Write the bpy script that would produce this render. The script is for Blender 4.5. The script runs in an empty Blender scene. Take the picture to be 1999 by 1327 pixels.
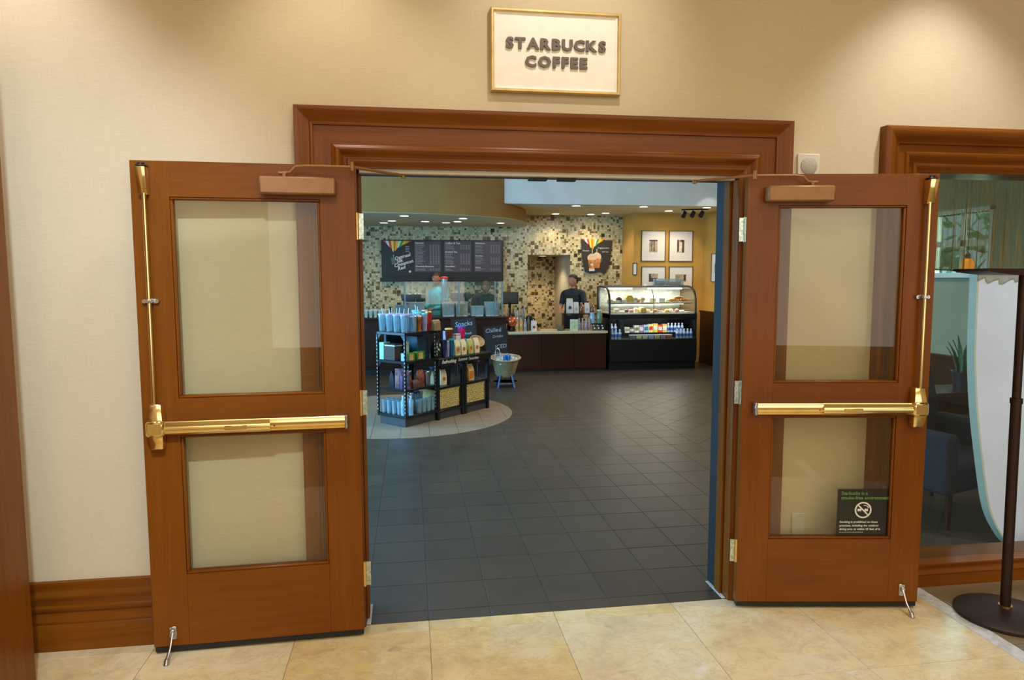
import bpy, bmesh, math, random
from mathutils import Vector, Matrix
random.seed(7)
PI = math.pi
SC = bpy.context.scene
COL = SC.collection

# ------------------------------------------------------------------ camera, world, big lights, exposure
CAM_POS = (-.6744, -3.2071, 1.6521)
YAW, PITCH, ROLL, FPX = .1459, -.0922, -.0016, 1343.456
def make_camera():
    F = Vector((math.sin(YAW)*math.cos(PITCH), math.cos(YAW)*math.cos(PITCH), math.sin(PITCH)))
    r = Vector((math.cos(YAW), -math.sin(YAW), 0)); u = r.cross(F)
    r2 = math.cos(ROLL)*r + math.sin(ROLL)*u
    u2 = -math.sin(ROLL)*r + math.cos(ROLL)*u
    m = Matrix(((r2.x, u2.x, -F.x, CAM_POS[0]), (r2.y, u2.y, -F.y, CAM_POS[1]), (r2.z, u2.z, -F.z, CAM_POS[2]), (0, 0, 0, 1)))
    cd = bpy.data.cameras.new('camera'); co = bpy.data.objects.new('camera', cd); COL.objects.link(co)
    co.matrix_world = m
    cd.sensor_width = 36; cd.lens = 36*FPX/1999
    cd.clip_start = .05; cd.clip_end = 200
    SC.camera = co
make_camera()
W = bpy.data.worlds.new('world'); SC.world = W; W.use_nodes = True
bg = W.node_tree.nodes['Background']
bg.inputs[0].default_value = (.42, .72, 1, 1); bg.inputs[1].default_value = 1.1
def lamp(name, kind, loc, energy, color=(1, 1, 1), rot=(0, 0, 0), parent=None, **kw):
    l = bpy.data.lights.new(name, kind); l.energy = energy; l.color = color
    for k, v in kw.items(): setattr(l, k, v)
    o = bpy.data.objects.new(name, l); COL.objects.link(o); o.location = loc; o.rotation_euler = rot
    if parent: o.parent = parent
    return o
# lobby: added fill lights, one overhead behind the camera and one frontal
lamp('lobby_fill', 'AREA', (.3, -3.6, 3.5), 105, (1, .90, .70), (0, 0, 0), shape='RECTANGLE', size=6, size_y=3)
lamp('lobby_front_fill', 'AREA', (1.5, -8.6, 2.0), 130, (1, .96, .88), (PI/2, 0, 0), shape='RECTANGLE', size=8, size_y=3)
# shop: skylight through the windows in its side wall, and an added tilted fill light
lamp('shop_daylight', 'AREA', (-4.25, 3.2, 1.7), 420, (.22, .60, 1), (0, -PI/2, 0), shape='RECTANGLE', size=2.0, size_y=4.2)
lamp('shop_fill', 'AREA', (2.2, 3.6, 3.1), 58, (1, .92, .80), (.72, 0, 0), shape='RECTANGLE', size=3, size_y=.6)
lamp('seating_daylight', 'AREA', (5.4, 3.13, 2.1), 60, (.6, .92, 1), (0, PI/2, 0), shape='RECTANGLE', size=1.0, size_y=1.4)
vs = SC.view_settings
SC.display_settings.display_device = 'sRGB'
vs.view_transform = 'Standard'; vs.look = 'None'; vs.gamma = 1; vs.use_curve_mapping = False
vs.exposure = 0.06
SC.cycles.max_bounces = 7; SC.cycles.diffuse_bounces = 3; SC.cycles.glossy_bounces = 3
SC.cycles.transparent_max_bounces = 12; SC.cycles.transmission_bounces = 4
SC.cycles.caustics_reflective = False; SC.cycles.caustics_refractive = False
SC.cycles.sample_clamp_indirect = 4
SC.cycles.use_denoising = True

# ------------------------------------------------------------------ materials
def lin(c):
    return tuple((v/255/12.92 if v/255 <= .04045 else ((v/255+.055)/1.055)**2.4) for v in c)
MATS = {}
class NT:
    def __init__(s, name):
        s.m = bpy.data.materials.new(name); s.m.use_nodes = True
        s.t = s.m.node_tree; s.b = s.t.nodes['Principled BSDF']; s.out = s.t.nodes['Material Output']
    def n(s, typ, **kw):
        nd = s.t.nodes.new(typ)
        for k, v in kw.items():
            if k.startswith('i_'):
                key = k[2:]
                nd.inputs[int(key) if key.isdigit() else key].default_value = v
            else: setattr(nd, k, v)
        return nd
    def l(s, a, b): s.t.links.new(a, b)
    def set(s, **kw):
        for k, v in kw.items(): s.b.inputs[k].default_value = v
    def ramp(s, fac, stops, interp='LINEAR'):
        r = s.n('ShaderNodeValToRGB'); r.color_ramp.interpolation = interp
        e = r.color_ramp.elements
        while len(e) > 1: e.remove(e[0])
        e[0].position = stops[0][0]; e[0].color = (*lin(stops[0][1]), 1)
        for p, c in stops[1:]:
            x = e.new(p); x.color = (*lin(c), 1)
        s.l(fac, r.inputs[0]); return r.outputs[0]
    def coord(s, kind='Object'): return s.n('ShaderNodeTexCoord').outputs[kind]
    def noise(s, vec, scale, detail=3, rough=.5, stretch=None):
        if stretch:
            mp = s.n('ShaderNodeMapping'); mp.inputs['Scale'].default_value = stretch; s.l(vec, mp.inputs[0]); vec = mp.outputs[0]
        nd = s.n('ShaderNodeTexNoise'); nd.inputs['Scale'].default_value = scale; nd.inputs['Detail'].default_value = detail
        nd.inputs['Roughness'].default_value = rough; s.l(vec, nd.inputs['Vector']); return nd.outputs['Fac']
    def mix(s, fac, a, b, mode='MIX'):
        m = s.n('ShaderNodeMix', data_type='RGBA', blend_type=mode)
        for sock, v in ((m.inputs[0], fac), (m.inputs[6], a), (m.inputs[7], b)):
            if hasattr(v, 'links'): s.l(v, sock)
            elif isinstance(v, tuple): sock.default_value = (*lin(v), 1)
            else: sock.default_value = v
        return m.outputs[2]
    def bump(s, h, strength=.2, dist=.002):
        b = s.n('ShaderNodeBump'); b.inputs['Strength'].default_value = strength; b.inputs['Distance'].default_value = dist
        s.l(h, b.inputs['Height']); s.l(b.outputs[0], s.b.inputs['Normal'])
    def color(s, c): s.l(c, s.b.inputs['Base Color'])

def plain(name, rgb, rough=.5, metal=0., var=.08, scale=18, coat=0, bump=0):
    if name in MATS: return MATS[name]
    t = NT(name); t.set(Roughness=rough, Metallic=metal)
    if coat: t.b.inputs['Coat Weight'].default_value = coat
    f = t.noise(t.coord(), scale, 2)
    lo = tuple(max(0, v*(1-var)) for v in rgb); hi = tuple(min(255, v*(1+var)) for v in rgb)
    t.color(t.ramp(f, [(.3, lo), (.7, hi)]))
    if bump: t.bump(f, bump)
    MATS[name] = t.m; return t.m
def emit(name, rgb, strength):
    if name in MATS: return MATS[name]
    t = NT(name); t.set(**{'Base Color': (*lin(rgb), 1), 'Emission Color': (*lin(rgb), 1), 'Emission Strength': strength})
    MATS[name] = t.m; return t.m
def glassy(name, tint=(235, 242, 238), refl=.09, rough=.02, alpha=.06, dirt=(200, 210, 205)):
    """thin clear sheet: mostly see-through with a Fresnel reflection and a little body colour"""
    if name in MATS: return MATS[name]
    t = NT(name)
    tr = t.n('ShaderNodeBsdfTransparent'); tr.inputs[0].default_value = (*lin(tint), 1)
    gl = t.n('ShaderNodeBsdfGlossy'); gl.inputs['Roughness'].default_value = rough if alpha > .05 else 0
    df = t.n('ShaderNodeBsdfDiffuse'); df.inputs[0].default_value = (*lin(dirt), 1)
    ge = t.n('ShaderNodeNewGeometry'); dt = t.n('ShaderNodeVectorMath', operation='DOT_PRODUCT'); t.l(ge.outputs['Incoming'], dt.inputs[0]); t.l(ge.outputs['Normal'], dt.inputs[1])
    ab = t.n('ShaderNodeMath', operation='ABSOLUTE'); t.l(dt.outputs['Value'], ab.inputs[0]); om = t.n('ShaderNodeMath', operation='SUBTRACT', i_0=1.); t.l(ab.outputs[0], om.inputs[1])
    pw = t.n('ShaderNodeMath', operation='POWER', i_1=5.); t.l(om.outputs[0], pw.inputs[0])
    fr = t.n('ShaderNodeMath', operation='MULTIPLY_ADD', i_1=.9, i_2=.04); t.l(pw.outputs[0], fr.inputs[0])   # reflection grows at grazing angles, alike from both faces
    mul = t.n('ShaderNodeMath', operation='MULTIPLY_ADD'); t.l(fr.outputs[0], mul.inputs[0]); mul.inputs[1].default_value = .75; mul.inputs[2].default_value = refl
    m1 = t.n('ShaderNodeMixShader'); m1.inputs[0].default_value = alpha; t.l(tr.outputs[0], m1.inputs[1]); t.l(df.outputs[0], m1.inputs[2])
    m2 = t.n('ShaderNodeMixShader'); t.l(mul.outputs[0], m2.inputs[0]); t.l(m1.outputs[0], m2.inputs[1]); t.l(gl.outputs[0], m2.inputs[2])
    t.l(m2.outputs[0], t.out.inputs[0]); t.t.nodes.remove(t.b)
    MATS[name] = t.m; return t.m

def wood(name, dark, mid, light, rough=.33, axis=2, sc=1.):
    t = NT(name); t.set(Roughness=rough); t.b.inputs['Coat Weight'].default_value = .08; t.b.inputs['Coat Roughness'].default_value = .2; t.b.inputs['Specular IOR Level'].default_value = .22
    co = t.coord()
    st = [14., 14., 14.]; st[axis] = .9
    f1 = t.noise(co, 2.2*sc, 4, .55, tuple(st))
    st2 = [90., 90., 90.]; st2[axis] = 3.
    f2 = t.noise(co, 2.*sc, 3, .6, tuple(st2))
    f3 = t.noise(co, 1.7, 2)
    c = t.ramp(f1, [(.25, dark), (.5, mid), (.78, light)])
    c = t.mix(.35, c, t.ramp(f2, [(.35, dark), (.65, light)]), 'MIX')
    c = t.mix(.25, c, t.ramp(f3, [(.3, dark), (.7, light)]))
    t.color(c); t.bump(f2, .06, .001)
    return t.m
M = {}
M['wood'] = wood('stained_cherry_wood', (98, 50, 6), (122, 66, 10), (138, 78, 15))
M['wood_h'] = wood('stained_cherry_wood_rail', (96, 49, 6), (119, 64, 10), (134, 76, 15), axis=0)
M['wood_door'] = wood('door_cherry_wood', (104, 54, 6), (122, 66, 8), (134, 75, 12))
M['wood_door_h'] = wood('door_cherry_wood_rail', (103, 53, 6), (120, 65, 8), (132, 74, 12), axis=0)
M['wood_dark'] = wood('dark_mahogany', (30, 15, 10), (46, 24, 15), (60, 34, 22), rough=.4)
M['wainscot'] = wood('wainscot_mahogany', (40, 19, 8), (54, 27, 12), (70, 37, 19), rough=.4)

def m_wall():
    t = NT('grasscloth_wallcovering'); t.set(Roughness=.85)
    co = t.coord()
    a = t.noise(co, 3., 3, .6, (4., 4., 160.)); b = t.noise(co, 3., 3, .6, (150., 150., 3.)); c = t.noise(co, 1.3, 3)
    col = t.ramp(a, [(.3, (198, 178, 142)), (.7, (220, 202, 168))])
    col = t.mix(.3, col, t.ramp(b, [(.3, (196, 176, 140)), (.7, (222, 206, 174))]))
    col = t.mix(.25, col, t.ramp(c, [(.3, (201, 182, 146)), (.7, (217, 200, 166))]))
    t.color(col); t.bump(a, .12, .001); return t.m
M['wall'] = m_wall()

def m_marble():
    t = NT('cream_marble'); t.set(Roughness=.2)
    po = t.n('ShaderNodeNewGeometry').outputs['Position']; oi = t.n('ShaderNodeObjectInfo').outputs['Random']
    ma = t.n('ShaderNodeMath', operation='MULTIPLY', i_1=23.); t.l(oi, ma.inputs[0])
    va = t.n('ShaderNodeVectorMath', operation='ADD'); t.l(po, va.inputs[0]); t.l(ma.outputs[0], va.inputs[1])
    wn = t.n('ShaderNodeTexNoise', i_Scale=3.5, i_Detail=4.); t.l(va.outputs[0], wn.inputs['Vector'])
    wa = t.n('ShaderNodeVectorMath', operation='MULTIPLY_ADD'); t.l(wn.outputs['Color'], wa.inputs[0]); wa.inputs[1].default_value = (.22, .22, .22); t.l(va.outputs[0], wa.inputs[2])
    co = wa.outputs[0]
    big = t.noise(co, 2.6, 8, .60); fine = t.noise(co, 9, 7, .66); vein = t.noise(co, 5.5, 10, .7, (1, 1.8, 1)); chip = t.noise(co, 6.5, 9, .72)
    col = t.ramp(big, [(.30, (172, 140, 94)), (.40, (216, 182, 118)), (.50, (232, 206, 144)), (.60, (226, 212, 180)), (.72, (216, 204, 178))])
    col = t.mix(.42, col, t.ramp(fine, [(.36, (170, 140, 98)), (.48, (220, 192, 134)), (.62, (232, 216, 178))]))
    col = t.mix(t.ramp(vein, [(.50, (0, 0, 0)), (.535, (170, 170, 170)), (.56, (0, 0, 0))]), col, (150, 128, 96))
    col = t.mix(t.ramp(chip, [(.60, (0, 0, 0)), (.66, (235, 235, 235))]), col, (232, 226, 216))
    col = t.mix(t.ramp(chip, [(.33, (210, 210, 210)), (.39, (0, 0, 0))]), col, (146, 124, 92))
    pt = t.ramp(oi, [(0, (232, 210, 156)), (.25, (214, 182, 122)), (.5, (228, 216, 194)), (.75, (222, 198, 146)), (1, (214, 204, 186))])
    col = t.mix(.40, col, pt); t.color(col); return t.m
M['marble'] = m_marble()
def m_slate(name, lo, hi, rough=.34):
    t = NT(name); t.set(Roughness=rough)
    co = t.n('ShaderNodeNewGeometry').outputs['Position']; oi = t.n('ShaderNodeObjectInfo').outputs['Random']
    a = t.noise(co, 7, 6, .65); b = t.noise(co, 30, 4, .7, (1, 2.2, 1))
    col = t.ramp(a, [(.3, lo), (.7, hi)])
    col = t.mix(.4, col, t.ramp(b, [(.3, lo), (.7, hi)]))
    col = t.mix(.3, col, t.ramp(oi, [(0, lo), (1, hi)])); t.color(col); t.bump(b, .12, .002)
    rr = t.n('ShaderNodeMapRange'); t.l(a, rr.inputs[0]); rr.inputs[3].default_value = rough-.06; rr.inputs[4].default_value = rough+.1
    t.l(rr.outputs[0], t.b.inputs['Roughness']); return t.m
M['slate'] = m_slate('charcoal_porcelain_tile', (56, 47, 39), (81, 71, 60))
M['beige_tile'] = m_slate('beige_porcelain_tile', (140, 118, 98), (160, 138, 114), .42)
M['grout'] = plain('grey_grout', (74, 73, 74), .8)
M['grout_tan'] = plain('tan_grout', (150, 128, 90), .8)
M['streak_grout'] = plain('light_streak_and_grout', (205, 204, 206), .25, scale=30)
M['shaded_floor'] = m_slate('shaded_floor', (104, 87, 62), (140, 121, 90), .3)
def m_mosaic():
    t = NT('glass_mosaic'); t.set(Roughness=.3)
    co = t.n('ShaderNodeNewGeometry').outputs['Position']
    sp = t.n('ShaderNodeSeparateXYZ'); t.l(co, sp.inputs[0])
    ad = t.n('ShaderNodeMath', operation='ADD'); t.l(sp.outputs[0], ad.inputs[0]); t.l(sp.outputs[1], ad.inputs[1])
    cb = t.n('ShaderNodeCombineXYZ'); t.l(ad.outputs[0], cb.inputs[0]); t.l(sp.outputs[2], cb.inputs[1])
    def cells(size, off):
        v = t.n('ShaderNodeVectorMath', operation='MULTIPLY_ADD'); t.l(cb.outputs[0], v.inputs[0]); v.inputs[1].default_value = (1/size,)*3; v.inputs[2].default_value = (off, off*.7, 0)
        fl = t.n('ShaderNodeVectorMath', operation='FLOOR'); t.l(v.outputs[0], fl.inputs[0])
        fr = t.n('ShaderNodeVectorMath', operation='FRACTION'); t.l(v.outputs[0], fr.inputs[0])
        wn = t.n('ShaderNodeTexWhiteNoise'); t.l(fl.outputs[0], wn.inputs['Vector'])
        s2 = t.n('ShaderNodeSeparateXYZ'); t.l(fr.outputs[0], s2.inputs[0])
        def edge(o):
            a = t.n('ShaderNodeMath', operation='SUBTRACT'); t.l(o, a.inputs[0]); a.inputs[1].default_value = .5
            b = t.n('ShaderNodeMath', operation='ABSOLUTE'); t.l(a.outputs[0], b.inputs[0]); return b.outputs[0]
        mx = t.n('ShaderNodeMath', operation='MAXIMUM'); t.l(edge(s2.outputs[0]), mx.inputs[0]); t.l(edge(s2.outputs[1]), mx.inputs[1])
        gr = t.n('ShaderNodeMath', operation='GREATER_THAN'); t.l(mx.outputs[0], gr.inputs[0]); gr.inputs[1].default_value = .45
        return wn.outputs['Value'], gr.outputs[0]
    v1, g1 = cells(.078, .13); v2, g2 = cells(.039, .13)
    small = t.ramp(v2, [(0, (92, 74, 40)), (.08, (150, 128, 84)), (.2, (206, 188, 140)), (.45, (226, 212, 172)), (.7, (196, 180, 132)), (.86, (216, 200, 152))], 'CONSTANT')
    col = t.mix(g2, small, (178, 162, 124))
    isbig = t.ramp(v1, [(0, (255, 255, 255)), (.11, (0, 0, 0))], 'CONSTANT')
    bigc = t.ramp(v1, [(0, (56, 44, 22)), (.04, (82, 64, 30)), (.08, (112, 90, 46))], 'CONSTANT')
    bigc = t.mix(g1, bigc, (170, 154, 116))
    t.color(t.mix(isbig, col, bigc)); return t.m
M['mosaic'] = m_mosaic()
M['fine_tile'] = plain('small_grey_tile', (186, 176, 152), .35, var=.18, scale=60)
M['gold_paint'] = plain('ochre_wall_paint', (200, 152, 70), .7, var=.03, scale=3)
M['olive_paint'] = plain('olive_soffit_paint', (158, 120, 64), .7, var=.03, scale=3)
M['ceil_paint'] = plain('pale_ceiling_paint', (244, 226, 182), .8, var=.03, scale=3)
M['bulk_paint'] = plain('white_bulkhead_paint', (222, 222, 216), .8, var=.02, scale=3)
M['green_wall'] = plain('sage_wall_paint', (150, 152, 126), .7, var=.03, scale=3)
M['brass'] = plain('polished_brass', (246, 222, 158), .14, 1., .03)
M['brass_satin'] = plain('satin_brass', (222, 188, 116), .3, 1., .05)
M['steel'] = plain('brushed_steel', (196, 196, 200), .25, 1., .05)
M['zinc'] = plain('zinc_hinge', (178, 190, 176), .3, 1., .15, 90)
M['black'] = plain('black_plastic', (20, 20, 20), .4, var=.1)
M['black_metal'] = plain('black_powder_coat', (34, 36, 40), .28, .35, .1)
M['dark_paint'] = plain('dark_frame_paint', (24, 22, 22), .75, var=.05)
M['sweep'] = plain('black_door_sweep', (20, 18, 15), .6)
M['bronze'] = plain('painted_bronze', (150, 106, 62), .45, .25, .04)
M['glass'] = glassy('door_glass', (248, 249, 243), .0, .02, .02, (190, 180, 150))
M['glass_win'] = glassy('window_glass', (240, 245, 240), .0, .02, .01, (150, 160, 150))
M['glass_case'] = glassy('case_glass', (246, 248, 246), .01, .02, .02)
M['glass_blue'] = glassy('drinkware_clear', (214, 236, 244), .12, .08, .26, (206, 230, 240))
M['cream'] = plain('cream_panel', (250, 240, 222), .5, var=.015)
M['gold'] = plain('gilt_frame', (206, 176, 112), .42, .45, .06)
M['letter'] = plain('grey_brown_letter', (104, 90, 76), .5, var=.04)
M['white'] = plain('white_plastic', (232, 230, 224), .4, var=.02)
M['offwhite'] = plain('offwhite_plastic', (214, 204, 184), .5, var=.02)
M['greyplastic'] = plain('grey_mesh', (178, 168, 152), .6, var=.1, scale=300)
M['ink_white'] = plain('white_print', (226, 222, 216), .6, var=.02)
M['ink_grey'] = plain('grey_print', (150, 144, 148), .6, var=.02)
M['ink_green'] = plain('green_print', (96, 150, 66), .6, var=.02)
M['sign_black'] = plain('black_vinyl', (28, 26, 20), .35, var=.05)
M['brown_metal'] = plain('dark_brown_metal', (46, 28, 22), .45, .35, .12, 40)

# ------------------------------------------------------------------ mesh helpers
class MB:
    def __init__(s): s.bm = bmesh.new(); s.mi = 0
    def _fin(s, vs, bev=0, seg=1):
        es = list({e for v in vs for e in v.link_edges})
        if s.mi:
            for f in {f for v in vs for f in v.link_faces}: f.material_index = s.mi
        if bev: bmesh.ops.bevel(s.bm, geom=es, offset=bev, segments=seg, affect='EDGES', profile=.5, clamp_overlap=True)
        return s
    def box(s, x0, x1, y0, y1, z0, z1, bev=0, seg=1, mat=None):
        c = [(x0, y0, z0), (x1, y0, z0), (x1, y1, z0), (x0, y1, z0), (x0, y0, z1), (x1, y0, z1), (x1, y1, z1), (x0, y1, z1)]
        vs = [s.bm.verts.new(mat @ Vector(p) if mat else p) for p in c]
        for q in ((3, 2, 1, 0), (4, 5, 6, 7), (0, 1, 5, 4), (1, 2, 6, 5), (2, 3, 7, 6), (3, 0, 4, 7)): s.bm.faces.new([vs[i] for i in q])
        return s._fin(vs, bev, seg)
    def hexa(s, lo, hi, bev=0, seg=1):
        """box from four bottom and four top corners"""
        vs = [s.bm.verts.new(p) for p in list(lo)+list(hi)]
        for q in ((3, 2, 1, 0), (4, 5, 6, 7), (0, 1, 5, 4), (1, 2, 6, 5), (2, 3, 7, 6), (3, 0, 4, 7)): s.bm.faces.new([vs[i] for i in q])
        bmesh.ops.recalc_face_normals(s.bm, faces=list({f for v in vs for f in v.link_faces}))
        return s._fin(vs, bev, seg)
    def cyl(s, p0, p1, r0, r1=None, n=12, cap=True):
        return s.tube([p0, p1], [r0, r0 if r1 is None else r1], n, cap)
    def tube(s, pts, r, n=8, cap=True):
        pts = [Vector(p) for p in pts]; rs = r if isinstance(r, (list, tuple)) else [r]*len(pts)
        rings = []; up = None
        for i, p in enumerate(pts):
            d = (pts[min(i+1, len(pts)-1)]-pts[max(i-1, 0)]).normalized()
            if up is None:
                a = Vector((0, 0, 1)) if abs(d.z) < .9 else Vector((1, 0, 0)); up = d.cross(a).normalized()
            else: up = (up-d*up.dot(d)).normalized()
            w = d.cross(up)
            rings.append([s.bm.verts.new(p+(up*math.cos(2*PI*k/n)+w*math.sin(2*PI*k/n))*rs[i]) for k in range(n)])
        for a, b in zip(rings, rings[1:]):
            for k in range(n): s.bm.faces.new((a[k], a[(k+1) % n], b[(k+1) % n], b[k]))
        if cap: s.bm.faces.new(rings[0][::-1]); s.bm.faces.new(rings[-1])
        return s._fin([v for r_ in rings for v in r_])
    def lathe(s, prof, c=(0, 0, 0), n=16, sx=1, sy=1):
        rings = []; allv = []
        for r, z in prof:
            if r < 1e-5: ring = [s.bm.verts.new((c[0], c[1], c[2]+z))]
            else: ring = [s.bm.verts.new((c[0]+r*sx*math.cos(2*PI*k/n), c[1]+r*sy*math.sin(2*PI*k/n), c[2]+z)) for k in range(n)]
            rings.append(ring); allv += ring
        for a, b in zip(rings, rings[1:]):
            for k in range(n):
                k2 = (k+1) % n
                if len(a) == 1 and len(b) == 1: break
                if len(a) == 1: s.bm.faces.new((a[0], b[k2], b[k]))
                elif len(b) == 1: s.bm.faces.new((a[k], a[k2], b[0]))
                else: s.bm.faces.new((a[k], a[k2], b[k2], b[k]))
        if len(rings[0]) > 2: s.bm.faces.new(rings[0][::-1])
        if len(rings[-1]) > 2: s.bm.faces.new(rings[-1])
        return s._fin(allv)
    def prism(s, poly, a0, a1, axis='y', bev=0):
        """extrude a 2-D polygon along an axis: y -> poly is (x,z); x -> (y,z); z -> (x,y)"""
        def P(p, a): return {'y': (p[0], a, p[1]), 'x': (a, p[0], p[1]), 'z': (p[0], p[1], a)}[axis]
        A = [s.bm.verts.new(P(p, a0)) for p in poly]; B = [s.bm.verts.new(P(p, a1)) for p in poly]
        n = len(poly); fs = [s.bm.faces.new(A), s.bm.faces.new(B[::-1])]
        for i in range(n): fs.append(s.bm.faces.new((A[i], B[i], B[(i+1) % n], A[(i+1) % n])))
        bmesh.ops.recalc_face_normals(s.bm, faces=fs)
        return s._fin(A+B, bev)
    def loft(s, loops, cap=True, closed=True):
        R = [[s.bm.verts.new(p) for p in lp] for lp in loops]; n = len(loops[0]); fs = []
        for a, b in zip(R, R[1:]):
            for k in range(n if closed else n-1): fs.append(s.bm.faces.new((a[k], a[(k+1) % n], b[(k+1) % n], b[k])))
        if cap and closed: fs.append(s.bm.faces.new(R[0][::-1])); fs.append(s.bm.faces.new(R[-1]))
        bmesh.ops.recalc_face_normals(s.bm, faces=fs)
        return s._fin([v for r_ in R for v in r_])
    def ball(s, c, r, n=10):
        rx, ry, rz = r if isinstance(r, tuple) else (r, r, r)
        res = bmesh.ops.create_uvsphere(s.bm, u_segments=n, v_segments=max(6, n//2+1), radius=1, matrix=Matrix.Translation(c) @ Matrix.Diagonal((rx, ry, rz, 1)))
        return s._fin(res['verts'])
    def poly(s, pts):
        s.bm.faces.new([s.bm.verts.new(p) for p in pts]); return s
    def xform(s, m): bmesh.ops.transform(s.bm, matrix=m, verts=s.bm.verts); return s
    def build(s, name, mat, parent=None, smooth=40, loc=None, rotz=0, label=None):
        me = bpy.data.meshes.new(name); s.bm.to_mesh(me); s.bm.free()
        for m in (mat if isinstance(mat, (list, tuple)) else [mat]): me.materials.append(m)
        if smooth:
            me.polygons.foreach_set('use_smooth', [True]*len(me.polygons)); me.set_sharp_from_angle(angle=math.radians(smooth))
        return link(name, me, parent, loc, rotz, label)
def link(name, me, parent=None, loc=None, rotz=0, label=None):
    o = bpy.data.objects.new(name, me); COL.objects.link(o)
    if parent: o.parent = parent
    if loc: o.location = loc
    if rotz: o.rotation_euler = (0, 0, rotz)
    if label: o['label'] = label
    return o
def tag(o, label, cat, group=None, kind=None):
    o['label'] = label; o['category'] = cat
    if group: o['group'] = group
    if kind: o['kind'] = kind
    return o
def thing(name, label, cat, loc=(0, 0, 0), rotz=0, group=None, kind=None):
    o = bpy.data.objects.new(name, None); COL.objects.link(o); o.empty_display_size = .05
    o.location = loc; o.rotation_euler = (0, 0, rotz)
    return tag(o, label, cat, group, kind)
KIDS = {}
def dup(root, loc, rotz, label, group=None):
    def kids(o): return [c for c in o.children]
    r = root.copy(); COL.objects.link(r); r.location = loc; r.rotation_euler = (0, 0, rotz); r['label'] = label
    if group: r['group'] = group
    for ch in kids(root):
        c = ch.copy(); COL.objects.link(c); c.parent = r
        for g in kids(ch):
            d = g.copy(); COL.objects.link(d); d.parent = c
    return r
def text(s, size, mat, parent, loc, name='lettering', depth=.0008, align='LEFT', bold=0, shear=0, rot=0, name2=None, spacing=1, up='y', label=None):
    """lettering facing -y, baseline start at loc (local to parent)"""
    cu = bpy.data.curves.new('t', 'FONT'); cu.body = s; cu.size = size; cu.extrude = depth; cu.align_x = align; cu.offset = bold
    cu.shear = shear; cu.resolution_u = 2; cu.space_character = spacing
    ob = bpy.data.objects.new('t', cu); COL.objects.link(ob)
    me = bpy.data.meshes.new_from_object(ob.evaluated_get(bpy.context.evaluated_depsgraph_get()))
    bpy.data.objects.remove(ob); bpy.data.curves.remove(cu)
    me.transform(Matrix.Rotation(rot, 4, 'Z')); me.transform(Matrix.Rotation(PI/2, 4, 'X'))
    me.materials.clear(); me.materials.append(mat)
    return link(name, me, parent, loc, label=label)
ORD = 'first second third fourth fifth sixth seventh eighth ninth tenth eleventh twelfth thirteenth fourteenth fifteenth sixteenth'.split()
# ------------------------------------------------------------------ the setting
OW = .907           # half width of the door opening
OH = 2.135          # its height
WX0, WX1, WZ0, WZ1 = 1.872, 4.3, .116, 2.171   # window opening beside it
def struct(name, mb, mat, parent=None, label=None, cat=None, **k):
    o = mb.build(name, mat, parent, **k)
    if not parent:
        o['kind'] = 'structure'
        if label: tag(o, label, cat)
    return o
# front wall with the door and window openings
w = MB()
w.box(-2.9, -OW-.02, 0, .2, 0, 3.62).box(-OW-.02, OW+.02, 0, .2, OH+.02, 3.62).box(OW+.02, WX0-.02, 0, .2, 0, 3.62)
w.box(WX0-.02, WX1+.02, 0, .2, WZ1+.02, 3.62).box(WX1+.02, 6.5, 0, .2, 0, 3.62).box(WX0-.02, WX1+.02, 0, .2, 0, WZ0-.02)
struct('wall_front', w, M['wall'], label='beige grasscloth wall pierced by the double doorway and the window', cat='wall')
struct('wall_side', MB().box(-2.9, -2.42, -9.1, 0, 0, 3.62), M['wall'], label='beige side wall of the lobby beside the wooden corner casing', cat='wall')
struct('wall_side', MB().box(6.3, 6.5, -9.1, 0, 0, 3.62), M['wall'], label='beige lobby wall at the far end past the window', cat='wall')
struct('wall_rear', MB().box(-2.9, 6.5, -9.1, -9, 0, 3.72), M['wall'], label='beige lobby wall behind the viewer', cat='wall')
struct('ceiling_lobby', MB().box(-2.9, 6.5, -9.1, .2, 3.62, 3.72), M['ceil_paint'], label='pale plaster ceiling of the lobby', cat='ceiling')

# lobby floor: stone slabs with joints, one object each
fl = MB().box(-3.2, 7, -9, 0, -.06, -.004).build('floor_lobby', M['grout_tan']); fl['kind'] = 'structure'; tag(fl, 'polished cream marble floor of the lobby', 'floor')
TM = {}
def tile(parent, x0, x1, y0, y1, mat, key=None, g=.0009, h=.004, bev=.0012, z=0):
    key = key or (round(x1-x0, 4), round(y1-y0, 4), mat.name)
    if key not in TM:
        mb = MB().box(-(x1-x0)/2+g, (x1-x0)/2-g, -(y1-y0)/2+g, (y1-y0)/2-g, -h, 0, bev)
        o = mb.build('tile', mat, parent, smooth=0, loc=((x0+x1)/2, (y0+y1)/2, z)); TM[key] = o.data; return o
    return link('tile', TM[key], parent, ((x0+x1)/2, (y0+y1)/2, z))
for i in range(-4, 3):
    x0 = .61*i
    tile(fl, x0, x0+.61 if i < 2 else 1.9, -.098, 0, M['marble'])
    for j in range(4):
        y1 = -.098-.59*j; y0 = y1-.59
        tile(fl, x0, x0+.61 if i < 2 else 1.9, y0, y1, M['marble'])
for j in range(5): tile(fl, 1.9, 1.985, -.61*(j+1), -.61*j, M['streak_grout'])  # streak of light across the floor, put in as pale tiles
for i in range(5):
    for j in range(4): tile(fl, 1.985+.61*i, 1.985+.61*(i+1), -.61*(j+1), -.61*j, M['shaded_floor'])  # shadowed part of the floor, painted as darker brown tiles

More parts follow.
